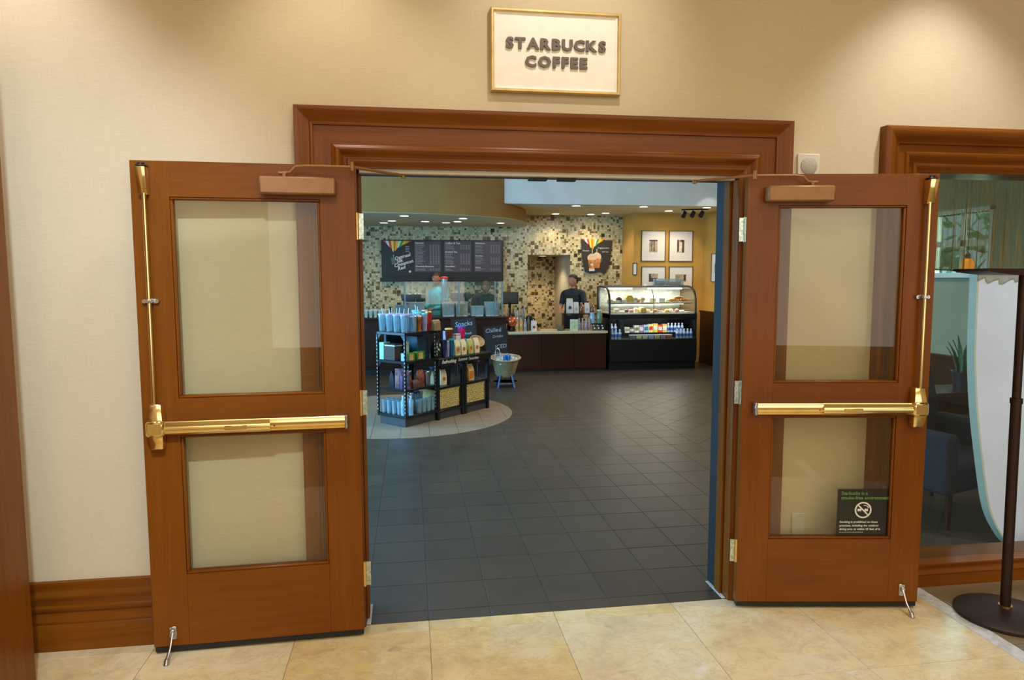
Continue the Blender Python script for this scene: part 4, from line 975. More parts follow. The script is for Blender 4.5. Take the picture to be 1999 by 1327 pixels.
def machine(label, x, y, w, d, h):
    o = thing('espresso_machine', label, 'machine', (x, y, ZL))
    MB().box(-w/2, w/2, -d/2, d/2, .04, h*.45, .01, 2).box(-w/2+.02, w/2-.02, -d/2+.12, d/2, h*.45, h*.72, .005).build('body', mc, o)
    MB().box(-w/2-.01, w/2+.01, -d/2, d/2, h*.72, h, .02, 3).build('head', mc, o)
    MB().box(-w/2+.01, w/2-.01, -d/2-.03, d/2, 0, .05, .004).build('drip_tray', M['steel'], o)
    for s in (-1, 1): MB().cyl((s*w*.22, -d/2+.04, h*.56), (s*w*.22, -d/2+.04, h*.72), .03, .035).tube([(s*w*.22, -d/2+.03, h*.62), (s*w*.22, -d/2-.03, h*.60)], .012, 8).build('group_head', M['black_metal'], o)
    MB().box(-w/2+.01, w/2-.01, -d/2+.02, d/2-.02, h, h+.018, .004).build('cup_rail', M['steel'], o)
    return o
machine('brown espresso machine toward the window end of the drinks counter', -.62, 9.02, .40, .2, .37)
machine('espresso machine between the light blue shirt and the bending person', .20, 9.02, .34, .2, .40)
gr = thing('coffee_grinder', 'clear bean hopper with a red lid beside the person in light blue', 'grinder', (-.085, 8.98, ZL))
MB().box(-.07, .07, -.08, .08, 0, .26, .01, 2).build('body', M['black_metal'], gr)
MB().lathe([(.03, .26), (.035, .32), (.058, .42), (.058, .645), (.054, .645), (.054, .42), (.03, .32)], n=18).build('hopper', M['glass_blue'], gr)
MB().lathe([(.064, .642), (.066, .672), (.05, .685), (0, .688)], n=18).build('lid', plain('red_lid', (206, 66, 40), .4), gr)
cupm = plain('pale_green_cup', (196, 204, 186), .4, var=.08)
c0 = thing('paper_cup', 'pale cup on the drinks counter, first in the front row from the door jamb side', 'cup', (-1.50, 8.62, ZL), 0, 'cups at the end of the drinks counter')
MB().lathe([(0, 0), (.024, 0), (.036, .12), (.033, .12), (.022, .006), (0, .006)], n=14).build('cup_wall', cupm, c0)
MB().lathe([(.037, .118), (.039, .122), (.037, .127), (.033, .127)], n=14).build('rolled_rim', M['white'], c0)
for r in range(2):
    for k in range(6):
        if r == k == 0: continue
        dup(c0, (-1.50+.078*k+.03*r, 8.62+.09*r, ZL), 0, 'pale cup in the '+('front' if r == 0 else 'second')+' cup row on the drinks counter, '+ORD[k]+' from the jamb side')
mn = thing('register_monitor', 'black register screen between the two counters', 'monitor', (1.07, 8.92, ZR))
MB().box(-.155, .155, 0, .03, .46, .675, .006, 2).build('screen_housing', M['black'], mn)
MB().box(-.14, .14, -.003, .001, .475, .66, .001).build('screen', plain('screen_glass', (26, 36, 40), .12), mn)
MB().tube([(0, .02, .01), (0, .03, .3), (0, .015, .5)], .025, 10).box(-.11, .11, -.06, .09, 0, .02, .005).build('stand', M['black_metal'], mn)

# things on the low counter
def bottle(name, label, loc, h, r, mat, cap, capc=None, cat='bottle', neck=.45, group=None, lab=None):
    o = thing(name, label, cat, loc, 0, group)
    MB().lathe([(0, 0), (r*.95, 0), (r, .006), (r, h*.62), (r*neck, h*.80), (r*neck, h*.93), (0, h*.93)], n=16).build('bottle_body', mat, o)
    MB().lathe([(r*neck*1.15, h*.9), (r*neck*1.15, h), (0, h)], n=12).build('cap', cap, o)
    if lab: MB().lathe([(r*1.01, h*.2), (r*1.02, h*.2), (r*1.02, h*.5), (r*1.01, h*.5)], n=16).build('label_band', lab, o)
    return o
oj = thing('orange_globe_jar', 'round copper orange glass jar at the island end of the low counter', 'jar', (1.06, 8.62, ZR))
og = plain('copper_orange_glass', (196, 92, 34), .12, .3, .25, 20, coat=.8)
MB().lathe([(0, .0), (.05, 0), (.055, .03), (.04, .08)], n=18).build('foot', M['wood_dark'], oj)
MB().lathe([(.03, .08), (.07, .10), (.098, .15), (.098, .19), (.075, .23), (.045, .25), (.045, .27), (0, .27)], n=22).build('globe', og, oj)
MB().lathe([(.05, .265), (.05, .29), (.02, .31), (0, .312)], n=16).build('lid', M['black_metal'], oj)
amber = plain('amber_syrup_glass', (122, 72, 34), .15, var=.2, coat=.5); clearb = plain('pale_bottle_glass', (150, 150, 160), .15, var=.15, coat=.5); gold_cap = plain('gold_cap', (190, 150, 84), .3, .7)
rx = [(1.03, 8.80, .40, .030, amber, gold_cap, 'amber syrup bottle behind the orange globe jar'), (1.115, 8.82, .42, .032, plain('red_brown_bottle', (96, 44, 30), .2, coat=.5), gold_cap, 'red brown syrup bottle, second in the rear bottle row'),
      (1.20, 8.84, .40, .032, clearb, M['black'], 'pale syrup bottle with black cap in the rear bottle row'), (1.29, 8.84, .43, .032, plain('grey_bottle', (130, 126, 118), .25, coat=.4), M['black'], 'grey bottle with black pump in the rear bottle row'),
      (1.155, 8.60, .24, .030, plain('gold_bottle', (206, 160, 80), .2, coat=.5), M['white'], 'short golden bottle with white cap beside the globe jar'), (1.225, 8.59, .25, .030, plain('gold_bottle2', (200, 150, 70), .2, coat=.5), plain('blue_cap', (90, 120, 170), .4), 'short golden bottle with blue cap'),
      (1.295, 8.60, .22, .028, clearb, M['steel'], 'short clear bottle beside the golden ones'), (1.355, 8.64, .27, .028, plain('olive_bottle', (96, 88, 50), .2, coat=.4), M['black'], 'olive bottle at the end of the short bottle row')]
for x, y, h, r, m, c, lab in rx: bottle('syrup_bottle', lab, (x, y, ZR), h, r, m, c)
fp = thing('press_pot', 'black curved handle press pot behind the white coffee bag', 'pot', (1.40, 8.82, ZR))
MB().lathe([(0, 0), (.055, 0), (.055, .22), (.05, .25), (0, .27)], n=18).build('body', M['black_metal'], fp); MB().tube([(.05, 0, .22), (.10, 0, .20), (.105, 0, .12), (.055, 0, .06)], .011, 8).build('handle', M['black'], fp)
whitebag = plain('white_bag_paper', (214, 206, 198), .6, var=.05); reddot = plain('brick_red_badge', (170, 66, 48), .6)
bag('coffee_bag', 'white coffee bag with red badge standing alone on the low counter', (1.445, 8.60, ZR), 0, .095, .06, .185, whitebag, dot=reddot)
o = thing('counter_plant', 'small dark leafy pot plant beside the white coffee bag', 'plant', (1.545, 8.66, ZR))
MB().lathe([(0, 0), (.025, 0), (.035, .06), (.03, .06), (0, .055)], n=14).build('pot', plain('peach_pot', (206, 150, 120), .6), o)
for k in range(9):
    a = k*2.4; MB().loft([[(.004*math.cos(a)+t_*.05*math.cos(a)-w_*math.sin(a), t_*.05*math.sin(a)+w_*math.cos(a), .05+.14*t_-.06*t_*t_), (t_*.05*math.cos(a), t_*.05*math.sin(a), .054+.14*t_-.06*t_*t_), (t_*.05*math.cos(a)+w_*math.sin(a), t_*.05*math.sin(a)-w_*math.cos(a), .05+.14*t_-.06*t_*t_)] for t_, w_ in ((0, .004), (.5, .02), (1, .003))], cap=False).build('leaf', plain('dark_leaf', (46, 50, 28), .5), o)
bw = thing('tip_bowl', 'grey bowl before the barista on the low counter', 'bowl', (1.912, 8.60, ZR))
MB().lathe([(0, 0), (.045, 0), (.066, .04), (.068, .09), (.062, .09), (.058, .042), (.04, .01), (0, .01)], n=22).build('bowl', plain('grey_stoneware', (104, 100, 84), .5), bw)
pk = plain('brown_oval_badge', (96, 60, 56), .6)
rp = thing('counter_riser', 'dark two tier riser for bags and bottles on the low counter', 'riser', (2.36, 8.80, ZR))
MB().box(-.36, .36, -.08, .10, .275, .295, .003).build('board', M['wood_dark'], rp)
for x in (-.34, -.01, .34): MB().box(x-.012, x+.012, -.07, .09, 0, .275).build('leg', M['wood_dark'], rp)
RZ2 = ZR+.295
b1 = bag('coffee_bag', 'tall white coffee bag with brown badge on the riser before the barista', (2.13, 8.80, RZ2), 0, .115, .07, .265, whitebag, seal=plain('yellow_seal', (206, 196, 120), .6), dot=pk)
bag('coffee_bag', 'white coffee bag in the middle of the riser', (2.245, 8.80, RZ2), 0, .095, .06, .20, whitebag, dot=M['greyplastic'])
bottle('sauce_bottle', 'brown sauce bottle with gold cap between two white bags', (2.345, 8.80, RZ2), .19, .042, amber, gold_cap)
bag('coffee_bag', 'white coffee bag between the two gold capped bottles', (2.445, 8.80, RZ2), 0, .085, .06, .185, whitebag, dot=M['greyplastic'])
bottle('sauce_bottle', 'brown sauce bottle with gold cap at the pastry case end', (2.55, 8.80, RZ2), .175, .042, amber, gold_cap)
carton('tent_card', 'pale green and white card standing before the barista', (2.155, 8.56, ZR), 0, .14, .03, .20, plain('pale_green_print', (206, 214, 190), .6, var=.05), face=plain('soft_green_print', (186, 204, 166), .6, var=.1), cat='card')
for k in range(4): bottle('juice_bottle', ORD[k]+' small clear bottle with violet cap in the row beside the green card', (2.255+.062*k, 8.58+.02*(k % 2), ZR), .215, .028, plain('pale_violet_bottle', (150, 134, 140), .15, var=.3, scale=30, coat=.5), plain('violet_cap', (176, 160, 200), .4), group='small bottles by the green card')
bottle('blue_jar', 'pale blue capped jar behind the can row', (2.51, 8.66, ZR+.12), .19, .052, ghost, plain('blue_lid2', (150, 180, 206), .3), neck=.8, cat='jar')
bottle('green_jar', 'green glass jar with a pale lid beside the pastry case', (2.64, 8.66, ZR+.12), .24, .055, plain('sage_glass', (120, 140, 112), .2, coat=.4), M['offwhite'], neck=.7, cat='jar')
sr = thing('jar_stand', 'low dark stand holding the blue and green jars', 'stand', (2.58, 8.67, ZR)); MB().box(-.14, .13, -.06, .05, .10, .12, .002).build('board', M['black_metal'], sr)
for x in (-.13, .12): MB().box(x-.008, x+.008, -.05, .04, 0, .10).build('leg', M['black_metal'], sr)
for k in range(3):
    o = thing('mint_tin', ORD[k]+' small dark mint tin in the row under the jars', 'tin', (2.525+.075*k, 8.58, ZR), 0, 'mint tins on the low counter')
    MB().lathe([(0, 0), (.030, 0), (.030, .08), (0, .08)], n=16).build('tin', plain('grey_tin', (70, 72, 78), .3, .5), o); MB().cyl((0, -.0305, .04), (0, -.029, .04), .016, n=12).build('tin_badge', M['ink_white'], o); MB().lathe([(.032, .075), (.032, .095), (0, .097)], n=16).build('lid', M['steel'], o)

# ------------------------------------------------------------------ pastry case
CX0, CX1 = 2.765, 4.365
pc = thing('pastry_case', 'black curved glass pastry case with an open chilled shelf below', 'display case', (0, 0, 0))
blk = plain('case_black_laminate', (16, 17, 18), .35); tray_w = plain('white_case_shelf', (236, 234, 226), .4, var=.02)
MB().box(CX0, CX1, 8.47, 9.22, 0, .14).box(CX0, CX1, 8.43, 9.22, .14, .52, .006).build('base', blk, pc)
MB().box(CX0, CX1, 8.405, 8.43, .15, .545, .004).build('kick_panel', blk, pc)
gp = []
for k in range(13):
    a = k/12; gp.append((8.43+.02*a+.36*a**3.2, .985+.475*math.sin(a*PI/2)**.9))
for s, x in ((0, CX0), (1, CX1-.022)):
    MB().prism([(8.43, .52), (9.22, .52), (9.22, .99), (8.43, .99)], x, x+.022, 'x').build('end_panel', blk, pc)
    arch = [(y, z) for y, z in gp]+[(9.0, 1.47), (9.2, 1.47), (9.2, .98)]
    inner = [(y+.035, z-.012) for y, z in gp][1:]
    mb = MB(); L = [(x-.004, y, z) for y, z in gp]+[(x-.004, 9.0, 1.465), (x-.004, 9.2, 1.465), (x-.004, 9.2, .98)]
    mb.tube(L, .020, 8); mb.build('arch_frame', blk, pc)
    MB().prism(arch, x+.008, x+.013, 'x').build('end_glass', M['glass_case'], pc, smooth=0)
for x0, x1 in ((CX0+.02, 3.56), (3.57, CX1-.02)):
    mb = MB(); mb.loft([[(x0, y, z), (x1, y, z)] for y, z in gp]+[[(x0, y+.004, z-.004), (x1, y+.004, z-.004)] for y, z in gp[::-1]], cap=False, closed=False); mb.build('curved_glass', M['glass_case'], pc, smooth=60)
mb = MB(); mb.tube([(3.565, y+.004, z) for y, z in gp], .006, 6); mb.build('glass_joint', blk, pc)
MB().box(CX0, CX1, 8.78, 9.22, 1.445, 1.475, .004).build('top_board', plain('case_top_grey', (110, 112, 110), .3, .4), pc)
MB().box(CX0, CX1, 8.415, 9.22, .905, .985, .006).build('middle_band', blk, pc)
MB().box(CX0+.02, CX1-.02, 8.50, 9.18, .985, 1.0).build('lower_deck', tray_w, pc)
MB().box(CX0+.02, CX1-.02, 8.60, 9.10, 1.165, 1.175).build('glass_shelf', tray_w, pc)
MB().box(CX0+.02, CX1-.02, 8.592, 8.602, 1.158, 1.180, .001).build('shelf_edge', M['steel'], pc)
MB().box(CX0+.02, CX1-.02, 9.18, 9.2, .985, 1.45).build('rear_wall', plain('case_rear_grey', (176, 182, 178), .4), pc)
led = emit('case_lamp_glow', (255, 248, 232), 11.)
MB().box(CX0+.05, 3.30, 8.84, 8.93, 1.415, 1.44, .004).build('light_tube', led, pc); MB().box(3.62, CX1-.12, 8.84, 8.93, 1.415, 1.44, .004).build('light_tube', led, pc)
led2 = emit('case_lamp_glow_low', (255, 246, 226), 5.)
MB().box(CX0+.16, 3.40, 8.66, 8.69, 1.148, 1.158).build('light_tube', led2, pc); MB().box(3.66, CX1-.16, 8.66, 8.69, 1.148, 1.158).build('light_tube', led2, pc)
lamp('case_lamp', 'AREA', (3.56, 8.86, 1.40), 14, (1, .93, .8), (0, 0, 0), pc, shape='RECTANGLE', size=1.4, size_y=.1)
lamp('case_lamp_low', 'AREA', (3.56, 8.64, 1.14), 7, (1, .92, .78), (0, 0, 0), pc, shape='RECTANGLE', size=1.4, size_y=.06)
MB().box(CX0+.02, CX1-.02, 8.43, 9.15, .53, .55).build('chilled_deck', plain('dark_deck', (56, 58, 60), .4), pc)
MB().box(CX0+.02, CX1-.02, 8.66, 9.15, .55, .64).build('chilled_step', blk, pc)
MB().box(CX0+.02, CX1-.02, 9.10, 9.15, .55, .905).build('chilled_rear', blk, pc)
MB().box(CX0+.02, CX1-.02, 8.425, 8.431, .55, .60).build('front_lip', M['glass_case'], pc, smooth=0)
lamp('chilled_lamp', 'AREA', (3.56, 8.50, .895), 3.2, (.95, .97, 1), (.25, 0, 0), pc, shape='RECTANGLE', size=1.45, size_y=.05)
# bottles of water, both ends of the chilled shelf
wb_body = plain('water_bottle_blue', (70, 98, 160), .2, var=.15, coat=.4)
wb = bottle('water_bottle', 'white capped blue water bottle on the chilled shelf, first in front at the counter end', (2.83, 8.49, .55), .165, .029, plain('clear_water', (170, 190, 206), .15, coat=.5), M['white'], neck=.5, lab=wb_body, group='water bottles in the chilled shelf')
for k in (1, 2): dup(wb, (2.83+.068*k, 8.49, .55), k, 'white capped blue water bottle in front at the counter end, '+ORD[k])
for k in range(3): dup(wb, (2.81+.068*k, 8.70, .64), k*.7, 'white capped blue water bottle on the rear step at the counter end, '+ORD[k])
for k in range(5): dup(wb, (4.03+.064*k, 8.49, .55), k*.4, 'white capped blue water bottle in front at the wall end, '+ORD[k])
for k in range(5): dup(wb, (3.94+.066*k, 8.70, .64), k*.5, 'white capped blue water bottle on the rear step at the wall end, '+ORD[k])
dk = thing('dark_canister', 'tall dark canister beside the first water bottles', 'canister', (3.045, 8.74, .6405)); MB().lathe([(0, 0), (.062, 0), (.066, .02), (.062, .20), (.066, .21), (.05, .225), (0, .225)], n=18).build('body', plain('dark_green_tin', (30, 40, 38), .4, .4), dk); MB().lathe([(.068, .205), (.068, .225), (0, .23)], n=18).build('lid', M['black_metal'], dk)
pcols = [((206, 196, 176), (120, 140, 96)), ((110, 100, 96), (200, 190, 180)), ((196, 190, 170), (90, 130, 60)), ((150, 120, 130), (210, 200, 210)), ((150, 170, 196), (50, 120, 100)), ((226, 206, 120), (206, 60, 40)), ((232, 190, 80), (236, 226, 206)), ((206, 70, 40), (236, 220, 190)), ((226, 176, 96), (240, 230, 210))]
nm = ['cream and green', 'grey and white', 'pale and leaf green', 'mauve and white', 'blue and teal', 'yellow and red', 'golden and cream', 'red and cream', 'amber and cream']
for k in range(9):
    a, b = pcols[k]; x = 3.16+.088*k
    carton('snack_box', nm[k]+' snack box on the rear step of the chilled shelf', (x, 8.71, .64), 0, .082, .09, (.10, .09, .13, .13, .14, .15, .16, .14, .15)[k], plain('snack_%d' % k, a, .5, var=.15), face=plain('snack_face_%d' % k, b, .5, var=.15), facefrac=(.1, .9, .3, .75))
for k in range(7):
    a, b = pcols[(k*4+1) % 9]; x = 3.20+.112*k
    o = thing('salad_tub', 'clear lidded snack tub with '+nm[(k*4+1) % 9]+' filling in the front of the chilled shelf', 'tub', (x, 8.50, .55))
    MB().prism([(-.04, 0), (.04, 0), (.05, .055), (-.05, .055)], -.04, .04).build('filling', plain('tub_fill_%d' % k, a, .5, var=.3, scale=50), o)
    MB().box(-.053, .053, -.045, .045, .055, .068, .003).build('lid', plain('tub_lid', (206, 210, 212), .2), o)
# pastries
def plate(x, y, z, w, d, lab):
    o = thing('serving_tray', lab, 'tray', (x, y, z)); MB().box(-w/2, w/2, -d/2, d/2, 0, .008, .003).build('tray', M['white'], o); mb = MB()
    mb.box(-w/2, w/2, -d/2, -d/2+.008, .008, .014).box(-w/2, w/2, d/2-.008, d/2, .008, .014); mb.build('rim', M['white'], o)
bread = plain('golden_crust', (206, 140, 66), .6, var=.25, scale=40); cakey = plain('yellow_cake', (232, 184, 60), .6, var=.1, scale=40); cocoa = plain('cocoa_cake', (70, 44, 30), .7, var=.2, scale=40); icing = plain('white_icing', (240, 232, 214), .5); pale = plain('pale_crumb', (226, 200, 150), .7, var=.15, scale=40); pinkc = plain('rose_icing', (206, 130, 110), .5, var=.2)
def pastry(kind, loc, mat, top, label, sc_=1.):
    names = {'muffin': 'muffin', 'loaf': 'loaf_cake', 'slice': 'cake_slice', 'croissant': 'croissant', 'cookie': 'cookie', 'bun': 'bun'}
    o = thing(names[kind], label, 'pastry', loc, random.uniform(-.4, .4) if kind != 'loaf' else 0, 'pastries in the curved glass case')
    s = sc_
    if kind == 'muffin':
        MB().lathe([(0, 0), (.026*s, 0), (.036*s, .04*s), (0, .04*s)], n=14).build('paper_case', icing, o); MB().lathe([(.036*s, .038*s), (.046*s, .048*s), (.042*s, .066*s), (.02*s, .082*s), (0, .085*s)], n=14).build('muffin_top', mat, o)
    elif kind == 'loaf':
        MB().prism([(-.05*s, 0), (.05*s, 0), (.055*s, .05*s), (.03*s, .08*s), (-.03*s, .08*s), (-.055*s, .05*s)], -.09, .09, bev=.006).build('crumb', mat, o); MB().box(-.03*s, .03*s, -.085, .085, .078*s, .088*s, .004).build('glaze', top, o)
    elif kind == 'slice':
        MB().prism([(-.05*s, -.04), (.05*s, -.04), (0, .07)], 0, .05*s, 'z', .003).build('sponge', mat, o); MB().prism([(-.05*s, -.04), (.05*s, -.04), (0, .07)], .05*s, .064*s, 'z', .003).build('frosting', top, o)
    elif kind == 'croissant':
        P_ = [(.075*s*math.cos(a), .04*s*math.sin(a), .028*s) for a in [PI*(-.1+1.2*k/10) for k in range(11)]]
        MB().tube(P_, [.008*s, .016*s, .02*s, .026*s, .024*s, .031*s, .024*s, .026*s, .02*s, .016*s, .008*s], 10).build('crescent', mat, o)
    elif kind == 'cookie':
        for k in range(2): MB().lathe([(0, .016*k), (.045*s, .016*k), (.05*s, .008+.016*k), (.04*s, .016+.016*k), (0, .017+.016*k)], n=16).build('biscuit', mat, o)
    else:
        MB().lathe([(0, 0), (.04*s, 0), (.05*s, .018*s), (.042*s, .045*s), (0, .056*s)], n=16).build('crust', mat, o); MB().lathe([(.03*s, .046*s), (.02*s, .056*s), (0, .06*s)], n=12).build('icing', top, o)
    return o
zU = 1.175
for k in range(5): plate(2.93+.315*k, 8.74, zU, .29, .22, 'white serving tray on the upper shelf of the pastry case, '+ORD[k]+' from the counter')
up = [('bun', 2.84, pale, icing), ('cookie', 2.92, pale, icing), ('muffin', 3.0, cocoa, icing), ('slice', 3.02, icing, cocoa), ('bun', 3.10, icing, pinkc), ('loaf', 3.20, cakey, cakey), ('muffin', 3.30, pale, icing), ('bun', 3.37, bread, icing), ('muffin', 3.44, pale, icing), ('slice', 3.66, pale, icing), ('slice', 3.80, icing, icing), ('bun', 3.93, icing, icing), ('croissant', 4.03, bread, bread), ('croissant', 4.14, bread, bread), ('croissant', 4.24, bread, bread)]
kn = {'muffin': 'muffin', 'loaf': 'loaf cake', 'slice': 'wedge of cake', 'croissant': 'golden croissant', 'cookie': 'stacked cookies', 'bun': 'round bun'}
for i, (k, x, m, t_) in enumerate(up): pastry(k, (x, 8.68+.07*(i % 2), zU+.009), m, t_, kn[k]+' on the upper case shelf, '+ORD[i]+' from the counter', 1.45 if k == 'loaf' else 1.15)
pastry('croissant', (4.14, 8.71, zU+.055), bread, bread, 'golden croissant lying on top of the others', 1.1)
zD = 1.0
for k in range(5): plate(2.93+.315*k, 8.62, zD, .29, .18, 'white serving tray on the bottom deck of the pastry case, '+ORD[k]+' from the counter')
dn = [('cookie', 2.85, pale, icing), ('slice', 2.94, pale, icing), ('cookie', 3.03, icing, icing), ('bun', 3.12, cocoa, cocoa), ('bun', 3.20, pinkc, pinkc), ('muffin', 3.30, pale, icing), ('loaf', 3.40, cakey, icing), ('bun', 3.52, pale, cocoa), ('bun', 3.64, bread, bread), ('slice', 3.75, icing, cocoa), ('bun', 3.86, cakey, bread), ('bun', 3.95, icing, cakey), ('bun', 4.05, pinkc, icing), ('cookie', 4.16, icing, icing)]
for i, (k, x, m, t_) in enumerate(dn): pastry(k, (x, 8.58+.05*(i % 2), zD+.009), m, t_, kn[k]+' on the lower case deck, '+ORD[i]+' from the counter')
# things on top of the case
o = thing('cake_stand', 'clear domed box of wrapped snacks on top of the pastry case', 'box', (4.03, 8.98, 1.475)); MB().box(-.26, .26, -.10, .10, .005, .13, .01, 2).build('acrylic_box', M['glass_blue'], o); MB().box(-.24, .0, -.08, .08, .012, .09, .01).build('wrapped_snack', plain('grey_wrap', (110, 104, 110), .4, var=.2), o); MB().box(.0, .22, -.08, .08, .012, .075, .01).build('wrapped_snack', plain('brown_wrap', (146, 104, 88), .4, var=.2), o); MB().box(-.27, .27, -.11, .11, 0, .008, .002).build('base', M['steel'], o)
o = thing('service_bell', 'small white bell on top of the pastry case', 'bell', (3.55, 8.84, 1.475)); MB().lathe([(.035, 0), (.036, .01), (.030, .03), (.012, .042), (0, .044)], n=16).build('dome', M['white'], o); MB().cyl((0, 0, .042), (0, 0, .054), .006).build('button', M['steel'], o)

# ------------------------------------------------------------------ boards and pictures on the walls
mbd = thing('menu_board', 'long black menu board with four lit panels on the mosaic wall', 'menu', (0, 9.94, 0))
MB().box(-1.20, 1.092, 0, .10, 1.56, 2.335, .004).build('housing', plain('menu_black', (20, 20, 22), .4), mbd)
pan = plain('menu_panel_plum', (76, 67, 76), .35, var=.05, scale=4)
fan_cols = [(226, 60, 110), (236, 236, 240), (236, 70, 60), (246, 226, 90), (240, 130, 20), (250, 190, 60), (236, 240, 220), (40, 150, 70), (240, 200, 30), (250, 150, 30), (226, 70, 40)]
def fan(parent, x0, x1, zt, ax, az, prefix, dep=.0):
    n = len(fan_cols); t0 = (ax-x0)/(x1-x0)
    for k in range(n):
        q_ = []
        for x in (x0+(x1-x0)*k/n, x0+(x1-x0)*(k+1)/n):
            t_ = (x-x0)/(x1-x0); f = max(.04, 1-(abs(t_-t0)/(t0 if t_ < t0 else 1-t0))**1.15)
            q_.append((x, zt)); q_.append((x+(ax-x)*.55*f, zt+(az-zt)*f*(1 if k % 2 else .9)))
        MB().prism([q_[0], q_[2], q_[3], q_[1]], -.004-.0006*(k % 3), 0).build('color_streamer', plain('streamer_%d' % k, fan_cols[k], .5, var=.02), parent, smooth=0, loc=(0, dep, 0))
po = MB().box(-1.185, -.615, -.006, 0, 1.66, 2.325, .002).build('poster_panel', plain('poster_black', (24, 26, 30), .4), mbd)
fan(po, -1.17, -.64, 2.315, -.98, 2.10, 'p', -.006)
MB().box(-.982, -.974, -.008, -.006, 1.99, 2.06).build('straw', M['ink_white'], po, smooth=0)
MB().prism([(-1.03, 2.0), (-.93, 2.0), (-.945, 1.88), (-1.015, 1.88)], -.008, -.006).build('cup_print', plain('grey_green_print', (86, 100, 92), .5), po, smooth=0)
for s_, x, z, sz in (('Oatmeal', -.955, 1.955, .088), ('Silk', -.92, 1.90, .084), ('Cinnamon', -.965, 1.82, .088), ('Red', -.90, 1.765, .092)):
    t_ = text(s_, sz, M['ink_white'], po, (x, -.0075, z), 'handwritten_line', .0006, shear=.2, bold=.002); t_.rotation_euler = (0, -.28, 0)
for k in range(4): MB().box(-.76, -.69+.01*(k % 2), -.0075, -.006, 2.20-.03*k, 2.215-.03*k).build('small_print', M['ink_grey'], po, smooth=0)
MB().cyl((-.68, -.008, 1.745), (-.68, -.005, 1.745), .022, n=20).build('round_mark', plain('pale_green_mark', (190, 206, 190), .5), po)
heads = [[('Espresso', 2.265, .045), ('Chocolate Beverages', 1.83, .040)], [('Coffee & Tea', 2.26, .052), ('Brewed Tea', 2.10, .045), ('Smoothies', 1.83, .042)], [('Refreshers', 2.265, .042), ('Favorites', 2.03, .038), ('Extras', 1.81, .038)]]
for p in range(3):
    x0 = (-.595, -.035, .535)[p]; x1 = x0+(.50, .515, .52)[p]
    pn = MB().box(x0, x1, -.005, 0, 1.735, 2.315, .002).build('menu_panel', pan, mbd)
    used = []
    for s_, z, sz in heads[p]:
        text(s_, sz, M['ink_white'], pn, (x0+.02, -.0065, z), 'heading', .0005, bold=.0012); used.append(z)
    mb = MB(); z = 2.235
    while z > 1.76:
        if all(not (u-.02 < z < u+.05) for u in used):
            mb.box(x0+.02, x0+.02+.10+.09*random.random(), -.006, -.005, z, z+.010)
            for c in range(4): mb.box(x1-.21+.05*c, x1-.18+.05*c, -.006, -.005, z, z+.010)
        z -= .0235
    mb.build('price_rows', plain('menu_print', (150, 138, 142), .5), pn, smooth=0)['kind'] = 'stuff'
pr = thing('promo_poster', 'dark tapered poster of iced drinks with colored streamers on the mosaic wall', 'poster', (0, 10.03, 0))
MB().prism([(2.64, 2.38), (3.27, 2.35), (3.245, 2.1), (3.20, 1.82), (3.12, 1.70), (3.0, 1.735), (2.84, 1.70), (2.72, 1.74), (2.66, 2.0)], -.012, 0).build('backing', plain('promo_dark', (52, 46, 40), .5, var=.06), pr, smooth=0)
fan(pr, 2.66, 3.13, 2.375, 2.86, 2.17, 'q', -.013)
for x, z in ((2.862, 2.10), (2.955, 2.10)): MB().box(x-.006, x+.006, -.015, -.012, z, z+.085).build('straw', plain('straw_print', (190, 206, 150), .5), pr, smooth=0)
def cup(x, z, d, m1):
    MB().prism([(x-.058, z), (x+.058, z), (x+.078, z+.20), (x-.078, z+.20)], -.0125-d-.002, -.012-d).build('cup_print', m1, pr, smooth=0)
    MB().prism([(x-.082, z+.18), (x+.082, z+.18), (x+.09, z+.23), (x+.07, z+.27), (x+.02, z+.30), (x-.03, z+.30), (x-.08, z+.26), (x-.09, z+.23)], -.0135-d-.002, -.012-d).build('cream_print', plain('cream_print', (226, 196, 160), .5, var=.06), pr, smooth=0)
cup(2.955, 1.815, 0, plain('caramel_print', (206, 132, 74), .5, var=.2, scale=16)); cup(2.855, 1.79, .004, plain('mocha_print', (190, 120, 60), .5, var=.35, scale=14))
MB().box(2.80, 2.91, -.020, -.0175, 1.752, 1.80).build('cup_foot', M['ink_white'], pr, smooth=0)
MB().cyl((2.855, -.0215, 1.88), (2.855, -.018, 1.88), .03, n=16).build('round_mark', plain('cup_mark', (206, 196, 180), .5), pr)
text('frappuccino', .048, M['ink_white'], pr, (2.975, -.0135, 2.19), 'lettering', .0005); text('your way', .035, M['ink_white'], pr, (3.06, -.0135, 2.12), 'lettering', .0005); text('However', .034, M['ink_white'], pr, (2.67, -.0135, 2.14), 'lettering', .0005)
for k in range(3): MB().box(2.99, 3.07-.01*k, -.014, -.012, 1.99-.03*k, 2.002-.03*k).build('small_print', M['ink_grey'], pr, smooth=0)
th = thing('wall_tablet', 'small upright black framed white card at the edge of the ochre wall', 'card', (3.50, 9.32, 1.785))
frame_mesh(.085, .225, [(0, 0), (0, .012), (.012, .012), (.012, 0)]).build('frame', M['black'], th, smooth=0); MB().box(-.032, .032, -.006, 0, -.10, .10).build('card', M['white'], th, smooth=0)
mat_w = plain('white_mat_board', (236, 228, 216), .7, var=.01); walnut = plain('walnut_frame', (92, 70, 46), .5)
